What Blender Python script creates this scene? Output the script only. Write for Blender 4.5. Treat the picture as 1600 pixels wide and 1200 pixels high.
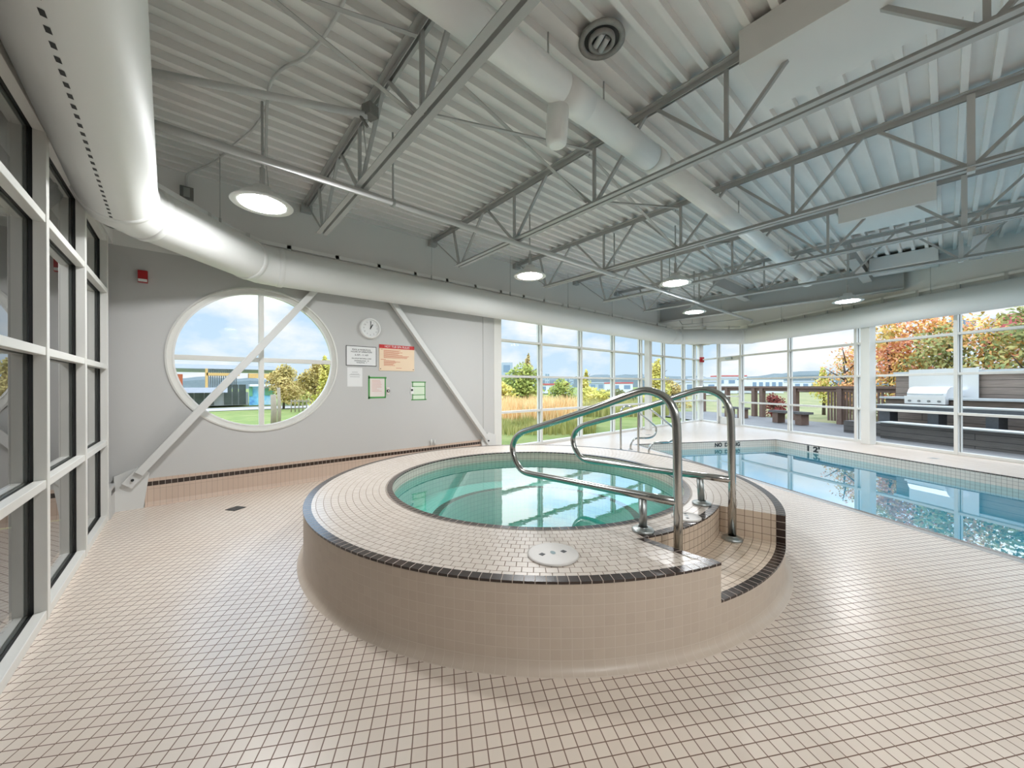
import bpy, bmesh, math, random
from mathutils import Vector, Matrix
for o in list(bpy.data.objects): bpy.data.objects.remove(o)
SC = bpy.context.scene
COL = SC.collection
PI = math.pi
V = Vector
# ------------------------------------------------------------------ camera
TH = math.radians(40.74)
FW = V((math.sin(TH), math.cos(TH), 0)); RT = V((math.cos(TH), -math.sin(TH), 0))
rho = 0.0034
UP = (V((0, 0, 1)) + RT*rho).normalized(); RR = (RT - V((0, 0, 1))*rho).normalized()
cd = bpy.data.cameras.new('camera'); cam = bpy.data.objects.new('camera', cd); COL.objects.link(cam)
cam.matrix_world = Matrix(((RR.x, UP.x, -FW.x, 0), (RR.y, UP.y, -FW.y, 0), (RR.z, UP.z, -FW.z, 1.4), (0, 0, 0, 1)))
cd.sensor_fit = 'HORIZONTAL'; cd.sensor_width = 36; cd.lens = 36*585/1600
cd.shift_y = 3.5/1600; cd.clip_start = 0.02; cd.clip_end = 2000
SC.camera = cam
vs = SC.view_settings
vs.view_transform = 'Standard'; vs.look = 'None'; vs.gamma = 1; vs.use_curve_mapping = False; vs.exposure = 0.0
cy = SC.cycles
cy.max_bounces = 12; cy.diffuse_bounces = 6; cy.glossy_bounces = 6; cy.transparent_max_bounces = 24
# ------------------------------------------------------------------ light levels
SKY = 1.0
LAMP = 180.0
w = bpy.data.worlds.new('sky'); SC.world = w; w.use_nodes = True
def world():
    nt = w.node_tree; N = nt.nodes; L = nt.links; N.clear()
    tc = N.new('ShaderNodeTexCoord'); sep = N.new('ShaderNodeSeparateXYZ'); L.new(tc.outputs['Generated'], sep.inputs[0])
    rz = N.new('ShaderNodeValToRGB'); L.new(sep.outputs['Z'], rz.inputs[0])
    e = rz.color_ramp.elements
    e[0].position = 0.0; e[0].color = (0.64, 0.81, 0.96, 1); e[1].position = 0.5; e[1].color = (0.42, 0.66, 0.98, 1)
    mp = N.new('ShaderNodeMapping'); mp.inputs['Scale'].default_value = (1.0, 1.0, 2.0); L.new(tc.outputs['Generated'], mp.inputs[0])
    nz = N.new('ShaderNodeTexNoise'); nz.inputs['Scale'].default_value = 3.1; nz.inputs['Detail'].default_value = 7; nz.inputs['Roughness'].default_value = 0.55
    L.new(mp.outputs[0], nz.inputs['Vector'])
    cr = N.new('ShaderNodeValToRGB'); L.new(nz.outputs[0], cr.inputs[0])
    e = cr.color_ramp.elements; e[0].position = 0.43; e[0].color = (0, 0, 0, 1); e[1].position = 0.57; e[1].color = (1, 1, 1, 1)
    mx = N.new('ShaderNodeMixRGB'); mx.inputs[2].default_value = (0.98, 0.99, 1.0, 1)
    L.new(cr.outputs[0], mx.inputs[0]); L.new(rz.outputs[0], mx.inputs[1])
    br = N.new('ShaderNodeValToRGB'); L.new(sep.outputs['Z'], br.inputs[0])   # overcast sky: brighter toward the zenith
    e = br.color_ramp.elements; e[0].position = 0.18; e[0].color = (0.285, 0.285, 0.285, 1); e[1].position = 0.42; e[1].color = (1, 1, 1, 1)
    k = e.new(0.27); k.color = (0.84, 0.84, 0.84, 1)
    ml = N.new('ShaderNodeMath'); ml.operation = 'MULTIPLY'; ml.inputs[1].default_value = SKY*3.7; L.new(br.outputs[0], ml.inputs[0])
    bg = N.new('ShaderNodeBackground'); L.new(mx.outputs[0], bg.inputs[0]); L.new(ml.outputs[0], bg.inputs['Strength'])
    out = N.new('ShaderNodeOutputWorld'); L.new(bg.outputs[0], out.inputs[0])
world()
random.seed(7)
# ------------------------------------------------------------------ materials
def newmat(name):
    m = bpy.data.materials.new(name); m.use_nodes = True
    nt = m.node_tree; b = nt.nodes['Principled BSDF']
    return m, nt, nt.nodes, nt.links, b
def mat(name, col, rough=0.5, metal=0.0, noise=0.06, scale=6.0, bump=0.0, spec=None, emit=None):
    m, nt, N, L, b = newmat(name)
    tc = N.new('ShaderNodeTexCoord'); nz = N.new('ShaderNodeTexNoise'); nz.inputs['Scale'].default_value = scale; nz.inputs['Detail'].default_value = 4
    L.new(tc.outputs['Object'], nz.inputs['Vector'])
    mx = N.new('ShaderNodeMixRGB'); mx.inputs[1].default_value = tuple(c*(1-noise) for c in col)+(1,); mx.inputs[2].default_value = tuple(min(1, c*(1+noise)) for c in col)+(1,)
    L.new(nz.outputs[0], mx.inputs[0]); L.new(mx.outputs[0], b.inputs['Base Color'])
    b.inputs['Roughness'].default_value = rough; b.inputs['Metallic'].default_value = metal
    if spec is not None: b.inputs['Specular IOR Level'].default_value = spec
    if bump:
        bp = N.new('ShaderNodeBump'); bp.inputs['Strength'].default_value = bump; bp.inputs['Distance'].default_value = 0.004
        nb = N.new('ShaderNodeTexNoise'); nb.inputs['Scale'].default_value = scale*12; L.new(tc.outputs['Object'], nb.inputs['Vector'])
        L.new(nb.outputs[0], bp.inputs['Height']); L.new(bp.outputs[0], b.inputs['Normal'])
    if emit:
        b.inputs['Emission Color'].default_value = tuple(emit[:3])+(1,); b.inputs['Emission Strength'].default_value = emit[3]
    return m
def tile(name, c1, c2, mortar, size=0.054, ms=0.0022, offset=0.0, rough=0.35, tint=None, row=None, bump=0.35):
    m, nt, N, L, b = newmat(name)
    uv = N.new('ShaderNodeUVMap')
    br = N.new('ShaderNodeTexBrick'); br.offset = offset; br.offset_frequency = 2; br.squash = 1
    br.inputs['Scale'].default_value = 1; br.inputs['Brick Width'].default_value = size; br.inputs['Row Height'].default_value = row or size
    br.inputs['Mortar Size'].default_value = ms; br.inputs['Mortar Smooth'].default_value = 0.2; br.inputs['Bias'].default_value = 0
    br.inputs['Color1'].default_value = c1+(1,); br.inputs['Color2'].default_value = c2+(1,); br.inputs['Mortar'].default_value = mortar+(1,)
    L.new(uv.outputs[0], br.inputs['Vector'])
    nz = N.new('ShaderNodeTexNoise'); nz.inputs['Scale'].default_value = 0.55; nz.inputs['Detail'].default_value = 3; L.new(uv.outputs[0], nz.inputs['Vector'])
    mx = N.new('ShaderNodeMixRGB'); mx.blend_type = 'MULTIPLY'; mx.inputs[0].default_value = 1.0
    rp = N.new('ShaderNodeValToRGB'); L.new(nz.outputs[0], rp.inputs[0])
    t = tint or (0.93, 0.90, 0.87)
    rp.color_ramp.elements[0].position = 0.35; rp.color_ramp.elements[0].color = t+(1,)
    rp.color_ramp.elements[1].position = 0.65; rp.color_ramp.elements[1].color = (1, 1, 1, 1)
    L.new(br.outputs['Color'], mx.inputs[1]); L.new(rp.outputs[0], mx.inputs[2]); L.new(mx.outputs[0], b.inputs['Base Color'])
    rr = N.new('ShaderNodeMapRange'); rr.inputs['To Min'].default_value = rough; rr.inputs['To Max'].default_value = 0.8
    L.new(br.outputs['Fac'], rr.inputs['Value']); L.new(rr.outputs[0], b.inputs['Roughness'])
    bp = N.new('ShaderNodeBump'); bp.inputs['Strength'].default_value = bump; bp.inputs['Distance'].default_value = 0.002; bp.invert = True
    L.new(br.outputs['Fac'], bp.inputs['Height']); L.new(bp.outputs[0], b.inputs['Normal'])
    return m
def glass(name, tint=(1, 1, 1), boost=1.0, ior=1.5):
    m, nt, N, L, b = newmat(name); N.remove(b)
    out = [n for n in N if n.type == 'OUTPUT_MATERIAL'][0]
    tr = N.new('ShaderNodeBsdfTransparent'); tr.inputs[0].default_value = tint+(1,)
    gl = N.new('ShaderNodeBsdfGlossy'); gl.inputs['Roughness'].default_value = 0.0; gl.inputs[0].default_value = (1, 1, 1, 1)
    fr = N.new('ShaderNodeFresnel'); gb = N.new('ShaderNodeNewGeometry'); mr = N.new('ShaderNodeMapRange')
    mr.inputs['To Min'].default_value = ior; mr.inputs['To Max'].default_value = 1/ior; L.new(gb.outputs['Backfacing'], mr.inputs['Value']); L.new(mr.outputs[0], fr.inputs['IOR'])
    ml = N.new('ShaderNodeMath'); ml.operation = 'MULTIPLY'; ml.inputs[1].default_value = boost; ml.use_clamp = True
    mx = N.new('ShaderNodeMixShader'); L.new(fr.outputs[0], ml.inputs[0]); L.new(ml.outputs[0], mx.inputs[0])
    L.new(tr.outputs[0], mx.inputs[1]); L.new(gl.outputs[0], mx.inputs[2]); L.new(mx.outputs[0], out.inputs[0])
    return m
def water(name, tint, boost, scale, strength):
    m = glass(name, tint, boost, 1.33); N = m.node_tree.nodes; L = m.node_tree.links
    tc = N.new('ShaderNodeTexCoord'); nz = N.new('ShaderNodeTexNoise'); nz.inputs['Scale'].default_value = scale; nz.inputs['Detail'].default_value = 3
    L.new(tc.outputs['Object'], nz.inputs['Vector'])
    bp = N.new('ShaderNodeBump'); bp.inputs['Strength'].default_value = strength; bp.inputs['Distance'].default_value = 0.01
    L.new(nz.outputs[0], bp.inputs['Height'])
    for n in N:
        if n.type in ('BSDF_GLOSSY',): L.new(bp.outputs[0], n.inputs['Normal'])
    return m
def ramp_mat(name, cols, scale=3.0, rough=0.8, coord='Object', detail=5, lo=0.3, hi=0.7):
    m, nt, N, L, b = newmat(name)
    tc = N.new('ShaderNodeTexCoord'); nz = N.new('ShaderNodeTexNoise'); nz.inputs['Scale'].default_value = scale; nz.inputs['Detail'].default_value = detail
    nz.inputs['Roughness'].default_value = 0.7
    L.new(tc.outputs[coord], nz.inputs['Vector'])
    rp = N.new('ShaderNodeValToRGB'); L.new(nz.outputs[0], rp.inputs[0]); el = rp.color_ramp.elements
    for i, c in enumerate(cols):
        p = lo+(hi-lo)*i/(len(cols)-1)
        e = el[i] if i < 2 else el.new(p)
        e.position = p; e.color = tuple(c)+(1,)
    L.new(rp.outputs[0], b.inputs['Base Color']); b.inputs['Roughness'].default_value = rough; b.inputs['Specular IOR Level'].default_value = 0.15
    return m
def planks(name, cols, width, axis='Y', gap=0.012, rough=0.7):
    m, nt, N, L, b = newmat(name)
    uv = N.new('ShaderNodeUVMap')
    br = N.new('ShaderNodeTexBrick'); br.offset = 0.37; br.inputs['Scale'].default_value = 1
    br.inputs['Brick Width'].default_value = 3.2; br.inputs['Row Height'].default_value = width
    br.inputs['Mortar Size'].default_value = gap/2; br.inputs['Mortar Smooth'].default_value = 0
    br.inputs['Color1'].default_value = cols[0]+(1,); br.inputs['Color2'].default_value = cols[1]+(1,); br.inputs['Mortar'].default_value = cols[2]+(1,)
    L.new(uv.outputs[0], br.inputs['Vector'])
    mp = N.new('ShaderNodeMapping'); mp.inputs['Scale'].default_value = (1.5, 30, 1); L.new(uv.outputs[0], mp.inputs[0])
    nz = N.new('ShaderNodeTexNoise'); nz.inputs['Scale'].default_value = 2; L.new(mp.outputs[0], nz.inputs['Vector'])
    mx = N.new('ShaderNodeMixRGB'); mx.blend_type = 'OVERLAY'; mx.inputs[0].default_value = 0.5
    L.new(br.outputs['Color'], mx.inputs[1]); L.new(nz.outputs['Color'] if False else nz.outputs[0], mx.inputs[2])
    L.new(mx.outputs[0], b.inputs['Base Color']); b.inputs['Roughness'].default_value = rough
    return m
M = {}
M['wall'] = mat('wall_paint', (0.54, 0.535, 0.52), 0.6, noise=0.02, scale=1.5, bump=0.08)
M['lightened'] = mat('lightened_paint', (0.78, 0.775, 0.755), 0.6, noise=0.02, scale=1.5)  # wall paint copy lightened to offset shade above the duct; also on ceiling boxes
M['frame'] = mat('window_frame_paint', (0.72, 0.71, 0.67), 0.35, noise=0.02)
M['gasket'] = mat('black_gasket', (0.012, 0.012, 0.012), 0.5)
M['deckmetal'] = mat('roof_deck_metal', (0.79, 0.775, 0.75), 0.45, noise=0.10, scale=2.2)
M['steel'] = mat('joist_paint', (0.44, 0.44, 0.43), 0.45, noise=0.05)
M['steel2'] = mat('girder_paint', (0.46, 0.46, 0.45), 0.5, noise=0.03)
M['pipe'] = mat('pipe_paint', (0.58, 0.58, 0.57), 0.4, noise=0.03)
M['duct'] = mat('duct_paint', (0.74, 0.74, 0.72), 0.55, noise=0.02, scale=3)
M['litduct'] = mat('lit_duct_paint', (0.90, 0.90, 0.88), 0.5, noise=0.02)  # duct paint copy lightened to stand in for light on slim duct and rail
M['brace'] = mat('brace_paint', (0.66, 0.66, 0.64), 0.4, noise=0.02)
M['ground_dark'] = mat('dark_void', (0.03, 0.03, 0.03), 0.9)
beige1, beige2 = (0.70, 0.60, 0.52), (0.66, 0.555, 0.475)
M['floor'] = tile('floor_tile', (0.76, 0.675, 0.59), (0.71, 0.62, 0.54), (0.20, 0.125, 0.09), 0.0575, 0.0025, tint=(0.94, 0.90, 0.86), rough=0.3)
M['floor'].node_tree.nodes['Principled BSDF'].inputs['Specular IOR Level'].default_value = 0.75
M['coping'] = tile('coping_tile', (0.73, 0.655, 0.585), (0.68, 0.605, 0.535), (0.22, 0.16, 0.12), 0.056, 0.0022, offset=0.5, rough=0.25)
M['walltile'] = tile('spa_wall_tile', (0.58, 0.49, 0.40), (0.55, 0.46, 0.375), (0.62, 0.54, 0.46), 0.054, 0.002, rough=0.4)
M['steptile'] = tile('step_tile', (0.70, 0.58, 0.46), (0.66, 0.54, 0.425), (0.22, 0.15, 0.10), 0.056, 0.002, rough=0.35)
M['basetile'] = tile('baseboard_tile', (0.62, 0.49, 0.40), (0.60, 0.47, 0.385), (0.40, 0.31, 0.25), 0.054, 0.0018, rough=0.4, row=0.2)
M['darktile'] = tile('dark_brown_tile', (0.035, 0.022, 0.017), (0.050, 0.032, 0.026), (0.50, 0.42, 0.36), 0.056, 0.0022, rough=0.22, row=0.5, tint=(0.9, 0.9, 0.9))
M['dark'] = mat('dark_brown_edge', (0.03, 0.019, 0.015), 0.35)
M['aquatile'] = tile('spa_basin_tile', (0.42, 0.66, 0.60), (0.38, 0.62, 0.57), (0.22, 0.45, 0.43), 0.056, 0.0022, rough=0.4, offset=0.0)
M['pooltile'] = tile('pool_wall_tile', (0.68, 0.61, 0.54), (0.65, 0.585, 0.515), (0.25, 0.21, 0.18), 0.058, 0.002, rough=0.35)
M['plaster'] = mat('pool_plaster', (0.28, 0.54, 0.61), 0.6, noise=0.05, scale=1.2)
M['gutter'] = mat('gutter_grout', (0.50, 0.50, 0.50), 0.7, noise=0.12, scale=20)
M['chrome'] = mat('stainless_steel', (0.52, 0.52, 0.50), 0.2, metal=1.0, noise=0.04, scale=20)
M['chromedull'] = mat('cast_steel_flange', (0.42, 0.44, 0.43), 0.4, metal=1.0, noise=0.08, scale=30)
M['glass'] = glass('window_glass', (0.97, 0.99, 0.985), 0.05)
M['glassdark'] = glass('partition_glass', (0.55, 0.57, 0.56), 1.35)
M['spawater'] = water('spa_water', (0.45, 0.88, 0.84), 1.6, 7.0, 0.05)
M['poolwater'] = water('pool_water', (0.40, 0.86, 0.96), 1.5, 2.5, 0.015)
M['lens'] = mat('lamp_lens', (1, 1, 1), 0.5, emit=(0.97, 0.985, 1.0, LAMP))
M['shade'] = mat('lamp_shade_paint', (0.74, 0.74, 0.72), 0.4)
M['white'] = mat('white_plastic', (0.80, 0.80, 0.78), 0.35)
M['lidplastic'] = mat('off_white_plastic', (0.66, 0.62, 0.58), 0.4, noise=0.08, scale=12)
M['paper'] = mat('paper', (0.78, 0.78, 0.77), 0.7, noise=0.02)
M['pinkpaper'] = mat('pale_pink_paper', (0.76, 0.68, 0.64), 0.7, noise=0.04, scale=20)
M['greenpaper'] = mat('pale_green_paper', (0.66, 0.76, 0.60), 0.7, noise=0.03)
M['greentape'] = mat('green_masking_tape', (0.09, 0.33, 0.09), 0.5)
M['ink'] = mat('black_ink', (0.03, 0.03, 0.03), 0.6)
M['inkgrey'] = mat('grey_ink', (0.35, 0.35, 0.35), 0.6)
M['redink'] = mat('red_ink', (0.62, 0.20, 0.12), 0.6)
M['redband'] = mat('red_band', (0.55, 0.02, 0.02), 0.5)
M['cream'] = mat('cream_sign_board', (0.85, 0.66, 0.47), 0.5, noise=0.03)
M['red'] = mat('red_enamel', (0.42, 0.01, 0.015), 0.35)
M['galv'] = mat('galvanised_box', (0.22, 0.22, 0.21), 0.5, metal=0.5, noise=0.2, scale=30)
M['black'] = mat('black_plastic', (0.02, 0.02, 0.02), 0.5)
M['vent'] = mat('dusty_vent', (0.30, 0.29, 0.27), 0.6, noise=0.3, scale=25)
# outdoors
M['lawn'] = ramp_mat('lawn_grass', [(0.13, 0.19, 0.045), (0.20, 0.245, 0.07), (0.28, 0.29, 0.11)], 0.8)
M['paving'] = mat('paving', (0.45, 0.42, 0.40), 0.8, noise=0.1, scale=3)
M['deckwood'] = planks('deck_boards', ((0.19, 0.185, 0.18), (0.15, 0.145, 0.145), (0.06, 0.06, 0.06)), 0.14)
M['plankwood'] = planks('wall_planks', ((0.26, 0.20, 0.16), (0.21, 0.165, 0.135), (0.05, 0.04, 0.03)), 0.19)
M['plankdark'] = planks('bench_boards', ((0.13, 0.12, 0.115), (0.10, 0.095, 0.095), (0.03, 0.03, 0.03)), 0.14)
M['fence'] = mat('stained_fence_wood', (0.16, 0.10, 0.075), 0.7, noise=0.25, scale=12)
M['concrete'] = mat('concrete', (0.50, 0.51, 0.50), 0.75, noise=0.1, scale=8)
M['slab'] = mat('dark_stone_slab', (0.09, 0.10, 0.115), 0.4, noise=0.25, scale=15)
M['trunk'] = mat('bark', (0.10, 0.075, 0.055), 0.9, noise=0.3, scale=20)
M['maple'] = ramp_mat('maple_leaves', [(0.16, 0.20, 0.06), (0.45, 0.36, 0.10), (0.80, 0.46, 0.14), (0.78, 0.30, 0.22), (0.85, 0.60, 0.22)], 1.6)
M['maple2'] = ramp_mat('green_orange_leaves', [(0.13, 0.18, 0.07), (0.24, 0.27, 0.10), (0.45, 0.38, 0.13), (0.72, 0.38, 0.22)], 1.5)
M['bush'] = ramp_mat('green_yellow_leaves', [(0.20, 0.26, 0.07), (0.38, 0.42, 0.10), (0.64, 0.56, 0.15)], 0.9)
M['yellow'] = ramp_mat('yellow_leaves', [(0.38, 0.42, 0.10), (0.66, 0.58, 0.14), (0.80, 0.66, 0.22)], 0.9)
M['ochre'] = ramp_mat('ochre_leaves', [(0.30, 0.26, 0.09), (0.52, 0.40, 0.14), (0.66, 0.50, 0.22)], 0.9)
M['redbush'] = ramp_mat('red_leaves', [(0.16, 0.03, 0.03), (0.38, 0.10, 0.08)], 3)
M['straw'] = ramp_mat('straw_grass', [(0.80, 0.50, 0.24), (0.92, 0.68, 0.36), (0.92, 0.76, 0.44)], 1.2)
M['meadow'] = ramp_mat('meadow_grass', [(0.15, 0.17, 0.07), (0.24, 0.24, 0.11), (0.32, 0.29, 0.15)], 0.7)
M['meadow2'] = ramp_mat('long_meadow_grass', [(0.34, 0.37, 0.12), (0.50, 0.48, 0.18), (0.66, 0.55, 0.26)], 0.9)
M['hill'] = ramp_mat('hazy_trees', [(0.10, 0.13, 0.135), (0.16, 0.19, 0.19)], 0.05)
M['citygrey'] = mat('city_grey', (0.42, 0.47, 0.53), 0.8, noise=0.1)
M['citywhite'] = mat('city_white', (0.72, 0.74, 0.76), 0.7, noise=0.03)
M['cityred'] = mat('city_red', (0.55, 0.12, 0.12), 0.7)
M['winblue'] = mat('distant_windows', (0.22, 0.30, 0.40), 0.2)
M['rust'] = mat('rust_red_brick', (0.40, 0.10, 0.04), 0.8, noise=0.1, scale=5)
M['roofgrey'] = mat('grey_roof', (0.48, 0.51, 0.57), 0.6, noise=0.05)
M['timber'] = mat('yellow_timber', (0.60, 0.38, 0.13), 0.6, noise=0.1)
M['shopglass'] = mat('shop_glass', (0.10, 0.12, 0.11), 0.15, noise=0.4, scale=2)
M['mural'] = ramp_mat('blue_mural', [(0.10, 0.25, 0.55), (0.25, 0.62, 0.80), (0.65, 0.82, 0.88), (0.80, 0.50, 0.40)], 0.35, lo=0.35, hi=0.7)
M['greenpaint'] = mat('green_paint', (0.16, 0.42, 0.22), 0.6)
M['log'] = mat('weathered_log', (0.33, 0.27, 0.20), 0.9, noise=0.2, scale=6)
M['brightsteel'] = mat('brushed_steel', (0.80, 0.80, 0.80), 0.32, metal=0.55, noise=0.03)
# ------------------------------------------------------------------ mesh helpers
def new(): return bmesh.new()
def box(bm, c, s, rz=0.0, mi=0):
    c = V(c); R = Matrix.Rotation(rz, 3, 'Z'); vs_ = []
    for z in (-.5, .5):
        for x, y in ((-.5, -.5), (.5, -.5), (.5, .5), (-.5, .5)):
            vs_.append(bm.verts.new(c + R @ V((x*s[0], y*s[1], z*s[2]))))
    for f in ((3, 2, 1, 0), (4, 5, 6, 7), (0, 1, 5, 4), (1, 2, 6, 5), (2, 3, 7, 6), (3, 0, 4, 7)):
        fc = bm.faces.new([vs_[i] for i in f]); fc.material_index = mi
    return vs_
def bx(bm, x0, x1, y0, y1, z0, z1): return box(bm, ((x0+x1)/2, (y0+y1)/2, (z0+z1)/2), (abs(x1-x0), abs(y1-y0), abs(z1-z0)))
def bar(bm, p0, p1, wd, ht, up=V((0, 0, 1))):
    p0, p1 = V(p0), V(p1); d = (p1-p0).normalized()
    if abs(d.dot(up)) > 0.98: up = V((0, 1, 0))
    s = d.cross(up).normalized(); u = s.cross(d).normalized(); vv = []
    for p in (p0, p1):
        for a, b in ((-.5, -.5), (.5, -.5), (.5, .5), (-.5, .5)): vv.append(bm.verts.new(p + s*(a*wd) + u*(b*ht)))
    for f in ((3, 2, 1, 0), (4, 5, 6, 7), (0, 1, 5, 4), (1, 2, 6, 5), (2, 3, 7, 6), (3, 0, 4, 7)): bm.faces.new([vv[i] for i in f])
def tube(bm, pts, r, seg=16, cap=True):
    pts = [V(p) for p in pts]; n = len(pts); rs = r if isinstance(r, (list, tuple)) else [r]*n
    t0 = (pts[1]-pts[0]).normalized(); up = V((0, 0, 1)) if abs(t0.z) < 0.9 else V((1, 0, 0))
    nrm = (up - t0*up.dot(t0)).normalized(); rings = []; tp = t0
    for i, p in enumerate(pts):
        if i == 0: t = t0
        elif i == n-1: t = (pts[i]-pts[i-1]).normalized()
        else: t = ((pts[i]-pts[i-1]).normalized() + (pts[i+1]-pts[i]).normalized()).normalized()
        ax = tp.cross(t)
        if ax.length > 1e-6: nrm = Matrix.Rotation(tp.angle(t), 3, ax.normalized()) @ nrm
        tp = t; b = t.cross(nrm).normalized()
        k = 1.0
        if 0 < i < n-1:
            ca = (pts[i]-pts[i-1]).normalized().dot(t); k = 1/max(ca, 0.5)
            pr = ((pts[i+1]-pts[i]).normalized() - (pts[i]-pts[i-1]).normalized())
        ring = []
        for j in range(seg):
            a = 2*PI*j/seg; off = nrm*math.cos(a)*rs[i] + b*math.sin(a)*rs[i]
            if 0 < i < n-1 and k > 1.001 and pr.length > 1e-6:
                pd = pr.normalized(); off += pd*(off.dot(pd))*(k-1)
            ring.append(bm.verts.new(p+off))
        rings.append(ring)
    for i in range(n-1):
        for j in range(seg):
            f = bm.faces.new((rings[i][j], rings[i][(j+1) % seg], rings[i+1][(j+1) % seg], rings[i+1][j])); f.smooth = True
    if cap:
        bm.faces.new(rings[0][::-1]); bm.faces.new(rings[-1])
def smooth_path(pts, n=4):
    P = [V(p) for p in pts]; out = []
    for i in range(len(P)-1):
        p0 = P[max(i-1, 0)]; p1 = P[i]; p2 = P[i+1]; p3 = P[min(i+2, len(P)-1)]
        for k in range(n):
            t = k/n
            out.append(0.5*((2*p1)+(p2-p0)*t+(2*p0-5*p1+4*p2-p3)*t*t+(3*p1-p0-3*p2+p3)*t**3))
    out.append(P[-1]); return out
def lathe(bm, prof, c=(0, 0, 0), seg=48, a0=0.0, a1=2*PI, smooth=True):
    full = abs(a1-a0-2*PI) < 1e-6; n = seg if full else seg+1; rows = []
    for r, z in prof:
        if r < 1e-6 and full: rows.append([bm.verts.new((c[0], c[1], c[2]+z))]*n); continue
        rows.append([bm.verts.new((c[0]+r*math.cos(a0+(a1-a0)*i/seg), c[1]+r*math.sin(a0+(a1-a0)*i/seg), c[2]+z)) for i in range(n)])
    for k in range(len(rows)-1):
        A, B = rows[k], rows[k+1]
        for i in range(seg):
            j = (i+1) % n
            q = [A[i], A[j], B[j], B[i]]; u = []
            for v in q:
                if v not in u: u.append(v)
            if len(u) > 2:
                f = bm.faces.new(u); f.smooth = smooth
def quad(bm, *ps):
    return bm.faces.new([bm.verts.new(p) for p in ps])
def uvmap(bm, fn):
    lay = bm.loops.layers.uv.new('UVMap'); bm.normal_update()
    for f in bm.faces:
        cen = f.calc_center_median()
        for l in f.loops: l[lay].uv = fn(l.vert.co, f.normal, cen)
def boxuv(co, n, cen=None):
    if abs(n.z) > 0.7: return (co.x, co.y)
    t = V((-n.y, n.x, 0))
    if t.length < 1e-6: return (co.x, co.z)
    t.normalize(); return (co.x*t.x+co.y*t.y, co.z)
def obj(name, bm, m, parent=None, uv=None, bevel=0.0, recalc=True):
    if recalc: bmesh.ops.recalc_face_normals(bm, faces=bm.faces[:])
    if uv: uvmap(bm, uv)
    me = bpy.data.meshes.new(name); bm.to_mesh(me); bm.free()
    for k in (m if isinstance(m, (list, tuple)) else [m]): me.materials.append(k)
    o = bpy.data.objects.new(name, me); COL.objects.link(o)
    if parent: o.parent = parent; o.matrix_parent_inverse = parent.matrix_basis.inverted()
    if bevel:
        b = o.modifiers.new('bevel', 'BEVEL'); b.width = bevel; b.segments = 2; b.limit_method = 'ANGLE'
    return o
def tag(o, label, cat, group=None, kind=None):
    if label: o['label'] = label
    if cat: o['category'] = cat
    if group: o['group'] = group
    if kind: o['kind'] = kind
    return o
def thing(name, loc, label, cat, group=None, rz=0.0, kind=None):
    o = bpy.data.objects.new(name, None); COL.objects.link(o); o.location = loc; o.rotation_euler = (0, 0, rz); o.empty_display_size = 0.1
    o.matrix_basis = Matrix.Translation(V(loc)) @ Matrix.Rotation(rz, 4, 'Z')
    return tag(o, label, cat, group, kind)
def struct(name, bm, m, parent=None, uv=None, label=None, **k):
    o = obj(name, bm, m, parent, uv, **k)
    if not parent: o['kind'] = 'structure'; o['label'] = label or name.replace('_', ' '); o['category'] = name.split('_')[0]
    return o
def sthing(name, loc, label, cat): return thing(name, loc, label, cat, kind='structure')
def text(name, s, size, m, parent, loc, rot, align='CENTER', ext=0.0005, sx=1.0, width=None, bold=0.0):
    c = bpy.data.curves.new(name, 'FONT'); c.body = s; c.size = size; c.align_x = align; c.align_y = 'CENTER'; c.extrude = ext; c.offset = bold
    c.materials.append(m); o = bpy.data.objects.new(name, c); COL.objects.link(o)
    o.matrix_basis = Matrix.Translation(V(loc)) @ rot @ Matrix.Diagonal((sx, 1, 1, 1))
    me = bpy.data.meshes.new_from_object(o); bpy.data.objects.remove(o)
    if width: xs_ = [v.co.x for v in me.vertices]; sx = width/(max(xs_)-min(xs_))
    mb = Matrix.Translation(V(loc)) @ rot @ Matrix.Diagonal((sx, 1, 1, 1))
    o = bpy.data.objects.new(name, me); COL.objects.link(o); o.matrix_basis = mb
    if parent: o.parent = parent; o.matrix_parent_inverse = parent.matrix_basis.inverted()
    return o
ROT_BACK = Matrix(((1, 0, 0, 0), (0, 0, -1, 0), (0, 1, 0, 0), (0, 0, 0, 1)))       # text facing -Y
# building directions: W runs along the right hand glass wall, NO points out of the room through it
W = V((0.5, 0.8660254, 0)); NO = V((0.8660254, -0.5, 0))
def wn(a, b, z=0.0): return W*a + NO*b + V((0, 0, z))
AW = math.radians(60)
def at(px, d, z=0.0): return FW*d + RT*((px-800)/585*d) + V((0, 0, z))              # a spot d metres ahead
GY, GN = 6.42, 10.14                                                                # glass planes
YB, NB = 6.15, 9.97                                                                 # inner faces of back and right wall
XL = -0.65
CX = (GN + 0.5*GY)/0.8660254                                                        # corner of the two glass walls
DZ = 4.06                                                                           # underside of the roof deck
FY = -6.0
def xr(y, n): return (n + 0.5*y)/0.8660254
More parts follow.
